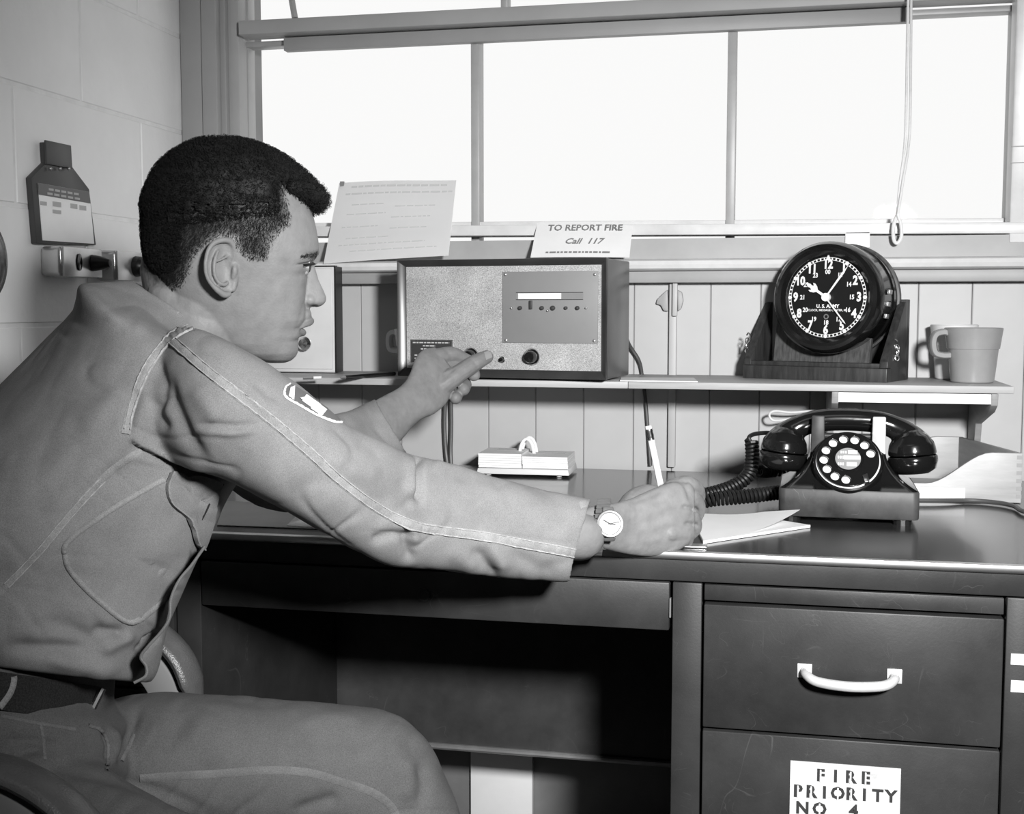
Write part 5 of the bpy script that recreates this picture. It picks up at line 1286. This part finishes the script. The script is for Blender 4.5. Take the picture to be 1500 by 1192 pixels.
# eyebrow and upper lashes
br = []
for k in range(260):
    t = rng.random(); uq = 437+26*t**.8; vq = 371.5+rng.normal()*(1.1+1.6*t)+3.5*(1-t)
    for s in (1, -1):
        r = body_bvh.ray_cast(HP(uq, vq, .12*s), (HN*-s))
        if r[0] is None: continue
        n0 = npv(r[1]); n0 = n0*(1 if n0.dot(npv(HN))*s > 0 else -1); d_ = -npv(HU)*.8+npv(HV)*rng.normal()*.3; b0 = npv(r[0])+n0*.0002
        br.append([b0, b0+d_*.002+n0*.0012, b0+d_*.0045+n0*.0010])
for k in range(46):
    t = k/45; uq = 440+18*t; vq = 386.3-2.6*t
    for s in (1, -1):
        r = body_bvh.ray_cast(HP(uq, vq, .12*s), (HN*-s))
        if r[0] is None: continue
        b0 = npv(r[0]); d_ = npv(HU)*(.5+.6*t)+npv(HN)*(.7*s*(1-t))+npv(HV)*.35; br.append([b0, b0+d_*.0025+npv(HV)*.0008, b0+d_*.0048+npv(HV)*.0004])
tubes(np.array(br), .00022)
def fast_mesh(name, V, Q):
    me = bpy.data.meshes.new(name); me.vertices.add(len(V)); me.vertices.foreach_set('co', V.astype('f').ravel()); me.loops.add(len(Q)*4); me.loops.foreach_set('vertex_index', Q.astype('i').ravel())
    me.polygons.add(len(Q)); me.polygons.foreach_set('loop_start', (np.arange(len(Q))*4).astype('i')); me.update(calc_edges=True); me.shade_smooth(); return me
st = place('hair_strands', fast_mesh('hair_strands', np.concatenate(TV), np.concatenate(TF)), 'hair', hair); st['kind'] = 'stuff'

# ---------------------------------------------------------------- shirt
tor = [((-155, 958), (186, 994), 1.27, .160), ((-165, 930), (200, 974), 1.27, .166), ((-168, 880), (222, 914), 1.275, .170), ((-162, 800), (246, 862), 1.28, .172), ((-140, 722), (276, 802), 1.285, .176), ((-80, 650), (308, 722), 1.30, .182), ((-5, 588), (342, 655), 1.315, .19), ((58, 520), (350, 602), 1.335, .198), ((97, 468), (342, 562), 1.35, .196), ((116, 440), (322, 528), 1.355, .175), ((140, 426), (306, 506), 1.355, .135), ((180, 418), (300, 492), 1.355, .092), ((197, 414), (302, 480), 1.352, .072)]
tilt = lambda i: max(0, 1-max(0, i-6)/4)
rt = smooth_rings([ring_px(a_, b_, (D-.065*tilt(i_), D+.085*tilt(i_)), hd, 56, 2.35) for i_, (a_, b_, D, hd) in enumerate(tor)])
rin = [ring_px(a_, b_, 1.352, hd, 56, 2.35) for a_, b_, hd in (((203, 413), (297, 477), .066), ((206, 424), (296, 490), .061), ((206, 446), (292, 512), .058))]
sb = MB(); sb.loft(rt+rin)
def sleeve(sec, ends, e=2.1):
    rg = smooth_rings([ring_px(a_, b_, D, hd, 40, e) for a_, b_, D, hd in sec])
    rg += [ring_px(a_, b_, D, hd, 40, e) for a_, b_, D, hd in ends]
    sb.loft(rg)
sleeve([((205, 530), (185, 640), 1.25, .06), ((258, 480), (230, 668), 1.215, .080), ((316, 490), (282, 688), 1.19, .082), ((366, 518), (325, 696), 1.185, .076), ((434, 562), (378, 724), 1.21, .072), ((508, 622), (446, 760), 1.25, .068), ((566, 650), (515, 800), 1.30, .064), ((610, 668), (570, 824), 1.345, .061), ((660, 680), (632, 832), 1.39, .058), ((716, 695), (694, 840), 1.43, .055), ((790, 716), (768, 848), 1.465, .050), ((842, 727), (815, 851), 1.485, .046), ((867, 731), (836, 852), 1.495, .044)],
       [((864, 737), (835, 846), 1.496, .040), ((845, 735), (815, 840), 1.488, .038), ((820, 735), (795, 835), 1.48, .036)])
sleeve([((300, 520), (262, 640), 1.47, .06), ((350, 560), (310, 690), 1.52, .07), ((405, 600), (375, 740), 1.60, .07), ((450, 612), (460, 745), 1.72, .064), ((500, 606), (530, 706), 1.83, .056), ((532, 594), (572, 680), 1.90, .053), ((549, 586), (597, 668), 1.925, .052)],
       [((552, 590), (594, 664), 1.924, .047), ((538, 602), (575, 672), 1.905, .043), ((520, 618), (553, 680), 1.885, .039)])
# chest front edge with placket
sh_me = remesh(sb.mesh('shirt_raw'), .0025, 16, .5)
def sub_smooth(me, lv=1):
    o = bpy.data.objects.new('tmps', me); COL.objects.link(o); m_ = o.modifiers.new('s', 'SUBSURF'); m_.levels = lv; m_.render_levels = lv
    dg = bpy.context.evaluated_depsgraph_get(); dg.update(); r = bpy.data.meshes.new_from_object(o.evaluated_get(dg)); bpy.data.objects.remove(o); r.materials.clear(); r.shade_smooth(); return r
folds = [
    # armhole and shoulder
    ([(205, 560), (190, 610), (186, 640)], 7, .004, 'g'), ([(232, 520), (236, 560), (232, 610)], 5, .0035, 'g'), ([(240, 535), (252, 590), (275, 640), (318, 690)], 9, .006, 'g'),
    ([(222, 580), (232, 610), (250, 634)], 6, .004, 'g'), ([(186, 640), (205, 655), (262, 682), (320, 694)], 8, .008, 's'),
    ([(281, 623), (310, 622), (345, 625), (388, 621)], 4, .0035, 'g'), ([(285, 632), (330, 634), (380, 630)], 5, .003, 'r'),
    ([(280, 560), (300, 590), (325, 620)], 12, .003, 'r'), ([(345, 560), (365, 580), (385, 596)], 5, .003, 'g'), ([(370, 555), (395, 580), (420, 590)], 5, .002, 'g'),
    # elbow bunching
    ([(590, 765), (596, 800), (602, 826)], 7, .006, 'g'), ([(575, 760), (600, 775), (610, 800)], 8, .005, 'r'), ([(540, 790), (560, 785), (590, 778)], 6, .004, 'g'),
    ([(611, 650), (613, 690), (614, 745)], 5, .013, 'g'), ([(600, 662), (603, 700), (598, 735)], 8, .006, 'r'), ([(630, 676), (650, 684), (690, 690)], 9, .004, 'r'), ([(630, 690), (700, 700), (770, 715)], 8, .002, 'g'),
    ([(700, 770), (725, 810), (745, 840)], 10, .005, 'r'), ([(690, 800), (715, 828), (730, 845)], 8, .005, 'g'), ([(735, 800), (790, 835), (820, 838)], 9, .003, 'g'), ([(650, 800), (680, 820), (700, 836)], 10, .003, 'r'),
    ([(470, 660), (520, 690), (560, 700)], 12, .003, 'r'), ([(480, 690), (540, 730), (580, 740)], 12, .0025, 'g'), ([(440, 610), (500, 635), (560, 668)], 8, .002, 'g'),
    # trunk
    ([(60, 760), (120, 700), (190, 650)], 14, .003, 'r'), ([(20, 700), (80, 650), (150, 610)], 20, .003, 'g'), ([(0, 800), (60, 740), (120, 690)], 16, .003, 'g'), ([(110, 640), (150, 600), (185, 560)], 14, .003, 'r'),
    ([(50, 900), (110, 925), (160, 945)], 10, .005, 'g'), ([(0, 945), (70, 948), (150, 950)], 9, .007, 'g'), ([(60, 960), (120, 975), (180, 985)], 9, .005, 'r'), ([(130, 920), (160, 922), (185, 930)], 6, .005, 'g'),
    ([(140, 955), (170, 940), (200, 925)], 8, .005, 'r'), ([(195, 960), (215, 940), (235, 925)], 6, .006, 'g'), ([(205, 940), (222, 932), (236, 922)], 4, .006, 'g'), ([(150, 870), (200, 905), (235, 900)], 12, .004, 'r'),
    ([(215, 840), (240, 825), (262, 812)], 5, .005, 'g'), ([(100, 880), (140, 900), (175, 920)], 10, .003, 'r'), ([(130, 700), (210, 690), (290, 700)], 18, .004, 'g'),
    ([(250, 700), (275, 720), (305, 735)], 6, .004, 'g'), ([(190, 470), (220, 480), (250, 500)], 8, .0025, 'r'), ([(140, 470), (200, 490), (250, 470)], 12, .002, 'g'),
]
sh_me = sculpt(sh_me, folds, creases=((40, .010, .028, .0022, 11), (-35, .008, .022, .0020, 12), (10, .012, .035, .0014, 13)))
sco = [tuple(map(float, p)) for p in verts_np(sh_me)]
s_bvh = BVHTree.FromPolygons(sco, [tuple(p.vertices) for p in sh_me.polygons])
shirt = place('shirt', sh_me, 'shirt', man, 'worn faded work shirt with stitched seams')
def ribbon(name, poly, wpx, m, parent, bvh, lift=.0012, pucker=.0006, taper=False, thick=.0016, label=None, side=0):
    """seam band laid along a pixel polyline on the cloth"""
    L = catmull([Vector((x, y, 0)) for x, y in poly], 10); rows_ = []
    for i, p in enumerate(L):
        t = (L[min(i+1, len(L)-1)]-L[max(i-1, 0)]).normalized(); n = Vector((-t.y, t.x, 0)); rw = []
        w_ = wpx
        for k in range(5):
            f = (k/4-.5)+side; q = p+n*(w_*f); r = bvh.ray_cast(CAM, ray(q.x, q.y).normalized())
            if r[0] is None or (r[0]-CAM).dot(FW) > 1.58: rw = None; break
            vd_ = ray(q.x, q.y).normalized(); nrm = r[1] if r[1].dot(vd_) < 0 else -r[1]
            pk = pucker*math.sin(i*1.9+k*.4)*(k in (1, 2, 3))
            rw.append((r[0], nrm, lift*(1 if k in (1, 2, 3) else .35)+pk))
        if rw: rows_.append(rw)
    if len(rows_) < 3: return None
    vs = [a_+b_*c_ for rw in rows_ for a_, b_, c_ in rw]; n5 = len(vs); vs += [a_-b_*thick for rw in rows_ for a_, b_, c_ in rw]
    fs = [(i*5+k, i*5+k+1, i*5+k+6, i*5+k+5) for i in range(len(rows_)-1) for k in range(4) if (rows_[i][2][0]-rows_[i+1][2][0]).length < .03]
    fs2 = [tuple(reversed([j+n5 for j in f])) for f in fs]
    return MB().add(vs, fs+fs2).build(name, m, parent, smooth=True, ang=70, label=label)
# sleeve seam from shoulder to cuff, armhole seam, back seam
ribbon('sleeve_seam', [(254, 500), (300, 540), (350, 580), (400, 618), (450, 660), (500, 705), (550, 742), (600, 768), (640, 776), (700, 784), (760, 795), (820, 806), (848, 811)], 15, 'seam', shirt, s_bvh, .0016, .0008)
for sd_ in (-2.9, 2.9):
    ribbon('stitch_row', [(254, 500), (300, 540), (350, 580), (400, 618), (450, 660), (500, 705), (550, 742), (600, 768), (640, 776), (700, 784), (760, 795), (820, 806), (848, 811)], 2, 'thread', shirt, s_bvh, .0024, .0004, side=sd_)
    ribbon('stitch_row', [(280, 478), (255, 492), (228, 520), (208, 555), (192, 600), (186, 630)], 2, 'thread', shirt, s_bvh, .0024, .0004, side=sd_*.9)
    ribbon('stitch_row', [(150, 702), (110, 745), (60, 805), (10, 858)], 1.8, 'thread', shirt, s_bvh, .0020, .0003, side=sd_*.8)
ribbon('armhole_seam', [(305, 476), (280, 478), (255, 492), (228, 520), (208, 555), (192, 600), (184, 636)], 14, 'seam', shirt, s_bvh, .0016, .0008)
ribbon('side_seam', [(206, 660), (160, 692), (110, 745), (60, 805), (10, 858), (-20, 885)], 11, 'seam', shirt, s_bvh, .0014, .0006)
ribbon('cuff_stitch', [(853, 734), (858, 760), (850, 800), (832, 846)], 10, 'seam', shirt, s_bvh, .0006, .0003)
ribbon('yoke_seam', [(200, 418), (222, 424), (245, 440), (262, 458)], 6, 'seam', shirt, s_bvh, .0005, .0003)
# breast pocket with flap
def panel(name, poly, m, parent, bvh, lift, label=None, n=14):
    c = Vector((sum(p[0] for p in poly)/len(poly), sum(p[1] for p in poly)/len(poly), 0)); cl_ = catmull([Vector((x, y, 0)) for x, y in poly+[poly[0]]], 6)[:-1]
    rings = []
    for s in (1, .985, .93, .75, .5, .25, .05):
        rg = []
        for p in cl_:
            q = c+(p-c)*s; r = cast(bvh, q.x, q.y)
            vd_ = ray(q.x, q.y).normalized(); nrm = r[1] if r[1].dot(vd_) < 0 else -r[1]
            rg.append(r[0]+nrm*(lift if s < .99 else -.0015))
        rings.append(rg)
    vs = [p for r in rings for p in r]; k = len(rings[0])
    fs = [(i*k+j, i*k+(j+1) % k, (i+1)*k+(j+1) % k, (i+1)*k+j) for i in range(len(rings)-1) for j in range(k)]+[tuple(range((len(rings)-1)*k, len(rings)*k))]
    return MB().add(vs, fs).build(name, m, parent, smooth=True, ang=70, label=label)
pk = panel('breast_pocket', [(240, 700), (170, 740), (100, 790), (93, 815), (105, 840), (150, 885), (195, 914), (240, 880), (262, 850), (280, 800), (262, 730)], 'shirt', shirt, s_bvh, .0022)
if pk: ribbon('pocket_stitch', [(240, 702), (170, 742), (103, 790), (96, 815), (108, 842), (150, 884), (193, 910), (236, 880), (256, 852)], 9, 'seam', pk, s_bvh, .0036, .0004)
fl = panel('pocket_flap', [(252, 690), (243, 712), (248, 735), (275, 760), (286, 795), (294, 802), (306, 770), (316, 720), (318, 700)], 'shirt', shirt, s_bvh, .0058)
if fl: ribbon('flap_edge', [(250, 692), (243, 712), (249, 735), (274, 760), (285, 793), (293, 801)], 4, 'seam', fl, s_bvh, .0072, .0003); ribbon('button_hole', [(288, 760), (296, 745), (301, 735)], 3, 'belt', fl, s_bvh, .0066, 0)
# shoulder patch
pt = panel('shoulder_patch', [(424, 562), (417, 568), (418, 580), (440, 594), (464, 608), (488, 617), (500, 619), (486, 604), (462, 586), (440, 571)], mat('patch_grey', .11, .7), shirt, s_bvh, .0012, 'embroidered shoulder patch with white arc and emblem')
if pt:
    patch(((423.5, 569), (430, 566.5), (428.5, 587), (420.5, 581)), 'lume', 'white_tab', pt, s_bvh, .0022, 4, 6)
    patch(((440, 588), (447, 579), (468, 594), (462, 604)), 'lume', 'emblem', pt, s_bvh, .0022, 6, 4)
    patch(((452, 599), (464, 592), (477, 602), (468, 610)), 'lume', 'emblem', pt, s_bvh, .0024, 5, 4)
    patch(((437, 584), (446, 582.5), (450, 585), (440, 586.5)), 'lume', 'emblem', pt, s_bvh, .0024, 4, 2)
    ribbon('patch_edge', [(424, 563), (417.5, 568), (418, 581), (440, 594.5), (464, 608), (488, 617.5), (502, 619)], 3.0, 'cordw', pt, s_bvh, .0018, .0004)
# shirt front edge: placket rolling down past the pocket
def at_edge(x, y, D): return atD(x, y, D)
pl = catmull([A(300, 800, 1.20), A(280, 828, 1.20), A(262, 850, 1.19), A(250, 878, 1.18), A(248, 905, 1.175), A(236, 925, 1.17), A(218, 945, 1.165), A(206, 962, 1.165), A(214, 976, 1.165), A(213, 990, 1.16), A(196, 1000, 1.155)], 5)
rings = []
for i, q in enumerate(pl):
    tg = (pl[min(i+1, len(pl)-1)]-pl[max(i-1, 0)]).normalized(); vd_ = (q-CAM).normalized(); side_ = tg.cross(vd_).normalized()
    rings.append([q+vd_*(.060*a_)+side_*(.0013*b_) for a_, b_ in ((-.02, 0), (0, 1), (.4, 1.2), (1, 1), (1, -1), (.4, -1), (0, -1))])
MB().loft(rings).build('placket', 'shirt', shirt, smooth=True, ang=60, label='front edge of the shirt hanging open')

# ---------------------------------------------------------------- trousers, belt, boots
tb = MB()
tb.loft(smooth_rings([ring_px((-150, 955), (150, 985), 1.27, .150, 48), ring_px((-150, 1000), (150, 1030), 1.27, .152, 48), ring_px((-155, 1050), (175, 1062), 1.27, .160, 48), ring_px((-160, 1120), (185, 1110), 1.27, .168, 48), ring_px((-150, 1190), (180, 1170), 1.265, .165, 48), ring_px((-120, 1240), (150, 1215), 1.26, .14, 48)]))
def wring(c, ax1, r1, ax2, r2, n=36): c = Vector(c); return [c+Vector(ax1)*(r1*math.cos(2*PI*k/n))+Vector(ax2)*(r2*math.sin(2*PI*k/n)) for k in range(n)]
# far (left) leg, thigh lying level, knee bent over the chair front
tb.loft(smooth_rings([ring_px((120, 1050), (90, 1200), 1.33, .075), ring_px((200, 1026), (190, 1202), 1.36, .082), ring_px((300, 1024), (300, 1208), 1.39, .080), ring_px((420, 1031), (410, 1212), 1.42, .076), ring_px((510, 1040), (480, 1215), 1.445, .072), ring_px((572, 1050), (512, 1226), 1.46, .070), ring_px((618, 1084), (530, 1250), 1.47, .068), ring_px((648, 1140), (535, 1285), 1.475, .064), ring_px((672, 1210), (545, 1320), 1.48, .062), ring_px((690, 1330), (570, 1390), 1.485, .060), ring_px((700, 1500), (590, 1520), 1.49, .058), ring_px((706, 1680), (600, 1690), 1.49, .058)]))
# near (right) leg, running out of the picture at the bottom
hipR = A(60, 1130, 1.17); kneeR = Vector((-.30, 1.00, .515)); ankR = Vector((-.27, 1.02, .12))
def leg(pts, rs):
    P_ = catmull(pts, 6); R_ = [x.x for x in catmull([Vector((r, 0, 0)) for r in rs], 6)]; tb.tube(P_, R_, 32, round_end=True)
leg([A(30, 1185, 1.20), A(130, 1252, 1.15), A(280, 1325, 1.10), kneeR+Vector((-.05, 0, -.004))], [.075, .074, .070, .064])
leg([kneeR+Vector((-.06, 0, 0)), kneeR+Vector((-.012, 0, -.03)), kneeR+Vector((.008, .005, -.12)), ankR], [.062, .062, .058, .054])
tr_me = remesh(tb.mesh('trousers_raw'), .0032, 7, .5)
tfolds = [([(150, 1065), (160, 1090), (158, 1120)], 4, .006, 'g'), ([(163, 1060), (172, 1090), (166, 1125)], 5, .005, 'r'), ([(205, 1030), (190, 1080), (170, 1125)], 6, .006, 'g'), ([(235, 1050), (215, 1090), (195, 1130)], 9, .004, 'r'), ([(280, 1040), (255, 1075), (240, 1110)], 10, .004, 'g'), ([(310, 1040), (290, 1070), (275, 1100)], 10, .003, 'r'),
    ([(0, 1120), (40, 1100), (70, 1095)], 6, .004, 'r'), ([(0, 1085), (50, 1085), (100, 1095)], 6, .003, 'g'), ([(590, 1105), (598, 1140), (590, 1180)], 10, .005, 'r'), ([(610, 1110), (618, 1150), (612, 1190)], 7, .004, 'g'), ([(420, 1192), (470, 1175), (500, 1165)], 8, .005, 'g'),
    ([(430, 1060), (480, 1050), (540, 1052)], 8, .0025, 'r'), ([(440, 1100), (500, 1080), (550, 1090)], 14, .003, 'g'), ([(60, 1120), (150, 1135), (240, 1160), (330, 1200)], 8, .004, 'g'), ([(340, 1040), (320, 1090), (300, 1130)], 14, .003, 'r')]
tr_me = sculpt(tr_me, tfolds, .003, 8, .0012, 24, creases=((-50, .010, .024, .0018, 14), (5, .009, .024, .0016, 15)))
t_bvh = BVHTree.FromPolygons([tuple(map(float, p)) for p in verts_np(tr_me)], [tuple(p.vertices) for p in tr_me.polygons])
trou = place('trousers', tr_me, 'trouser', man, 'plain work trousers with double stitched inseam')
ribbon('inseam', [(205, 1140), (260, 1136), (320, 1133), (390, 1128), (450, 1131), (500, 1145), (545, 1160), (572, 1180), (582, 1200)], 12, 'tseam', trou, t_bvh, .0010, .0004)
ribbon('fly_edge', [(128, 1062), (148, 1070), (158, 1092), (156, 1130)], 5, 'tseam', trou, t_bvh, .0022, .0006)
ribbon('pocket_edge', [(196, 1075), (188, 1095), (178, 1115)], 6, 'tseam', trou, t_bvh, .0012, .0004)
ribbon('hip_seam', [(60, 1060), (64, 1085), (66, 1112)], 5, 'tseam', trou, t_bvh, .0010, .0008)
ribbon('waist_seam', [(0, 1048), (50, 1058), (110, 1068)], 5, 'tseam', trou, t_bvh, .0008, .0005)
bl_r = lambda dy, g_: ring_px((-165-g_, 985+dy), (146+g_, 1033+dy), 1.27, .166+g_*.0007, 64, 2.2)
bb = MB(); bb.loft([bl_r(-27, 0), bl_r(-27, 3), bl_r(29, 5), bl_r(29, 0)], cap=False)
belt = bb.build('belt', 'belt', man, smooth=True, ang=50, label='dark woven web belt')
q0, q1 = A(151, 1008, 1.245), A(126, 1058, 1.235)
MB().tube([q0, q1], .0035, 8).build('buckle', 'chrome', belt, smooth=True, label='bright buckle end')
for px in (18,):
    ribbon('belt_loop', [(8, 975), (20, 990), (16, 1012), (4, 1030), (-4, 1040)], 9, 'seam', belt, BVHTree.FromPolygons([tuple(v_) for v_ in bb.v], bb.f), .002, .0005)
for c_, yw in ((Vector((-.23, 1.0, 0)), 0), (atD(655, 1680, 1.49), 0)):
    x, y = c_.x, c_.y
    bt_ = MB(); rings = []
    for s_, wd_, ht_ in ((-.10, .028, .05), (-.085, .036, .12), (-.04, .038, .13), (.0, .040, .11), (.05, .042, .075), (.10, .044, .058), (.14, .036, .045), (.16, .015, .03)):
        rings.append([(x+s_, y+wd_*math.cos(a_), .002+ht_*(.5+.5*math.sin(a_))) for a_ in [2*PI*k/16 for k in range(16)]])
    bt_.loft(rings); bt_.build('boot', 'leather', man, smooth=True, ang=60)

# ================================================================== wrist watch and pencil
wt = thing('wrist_watch', 'bright metal wrist watch with expanding band on the writing wrist', 'watch', A(885, 770, 1.525))
def wr(k, g_): return ring_px((874+k*6-g_*.3, 733-g_), (864+k*6-g_*.1, 811+g_), 1.546+k*.004, .0285+g_*.0007, 48, 2.1)
ca, cb_, cc_ = wr(0, 1), wr(0, 4), wr(1.0, 1)
# band of separate links round the wrist
for k in range(30):
    a0, a1 = 2*PI*k/30, 2*PI*(k+.86)/30
    def rp(kk, g_, a_):
        L_, R_ = atD(886+kk*9-g_*.2, 735-g_, 1.523+kk*.006), atD(872+kk*9-g_*.1, 810+g_, 1.518+kk*.006); c_ = (L_+R_)/2; h_ = (R_-L_)/2; v_ = (c_-CAM).normalized(); v_ = (v_-h_.normalized()*v_.dot(h_.normalized())).normalized()
        return c_+h_*math.cos(a_)+v_*((.0295+g_*.0008)*math.sin(a_))
    p = [rp(kk, g_, a_) for g_ in (1.5, 4.5) for kk, a_ in ((-1.1, a0), (1.1, a0), (1.1, a1), (-1.1, a1))]
    MB().hexa(p).build('band_link', 'band', wt, bev=.0005, seg=1)
wc = A(893, 767, 1.488); vdw = (ray(893, 767)*-1).normalized(); nw = (vdw+RT*.25+UP*.05).normalized()
wm = frame_mx(wc, UP.cross(nw), z=nw)
MB(wm).lathe([(.0001, -.006), (.0125, -.006), (.0165, -.003), (.0170, .0005), (.0160, .0026), (.0138, .0024), (.0130, .0012)], 40).build('case', 'band', wt, smooth=True)
wd = MB(wm).lathe([(.0001, .0013), (.0134, .0013)], 40).build('dial', mat('watch_dial', .36, .4), wt)
for a_, L_, w_ in ((80, .012, .0004), (100, .007, .0006), (-60, .009, .0006)):
    r_ = math.radians(a_); d_ = Vector((math.sin(r_), math.cos(r_), 0)); n_ = Vector((d_.y, -d_.x, 0))
    MB(wm).add([tuple(-d_*.002+n_*w_+Vector((0, 0, .0018))), tuple(d_*L_+n_*w_+Vector((0, 0, .0018))), tuple(d_*L_-n_*w_+Vector((0, 0, .0018))), tuple(-d_*.002-n_*w_+Vector((0, 0, .0018)))], [(0, 1, 2, 3)]).build('watch_hand', 'ink', wd)
for s in (-1, 1):
    MB(wm).hexa([(-.008, s*.014-.003, -.006), (.008, s*.014-.003, -.006), (.007, s*.021, -.0065), (-.007, s*.021, -.0065), (-.008, s*.014-.003, -.001), (.008, s*.014-.003, -.001), (.006, s*.021, -.004), (-.006, s*.021, -.004)]).build('lug', 'band', wt, bev=.001)
p_top, p_low = A(950, 627, 1.625), A(984, 788, 1.632)
pcl = thing('pencil', 'pale pencil with metal ferrule held in the writing hand', 'pencil', p_low)
dr = (p_low-p_top).normalized()
MB().tube([p_top+dr*.016, p_low-dr*.012], .0046, 6).build('shaft', 'pencil', pcl)
MB().tube([p_low-dr*.012, p_low+dr*.004], [.0045, .0006], 8).build('point', 'wood', pcl, smooth=True)
fe = MB().tube([p_top+dr*.001, p_top+dr*.004, p_top+dr*.006, p_top+dr*.010, p_top+dr*.012, p_top+dr*.016], [.0048, .0052, .0046, .0052, .0047, .0050], 14).build('ferrule', 'chrome', pcl, smooth=True)
MB().tube([p_top-dr*.003, p_top+dr*.002], .0044, 12, round_end=False).build('eraser', 'white', pcl, smooth=True)
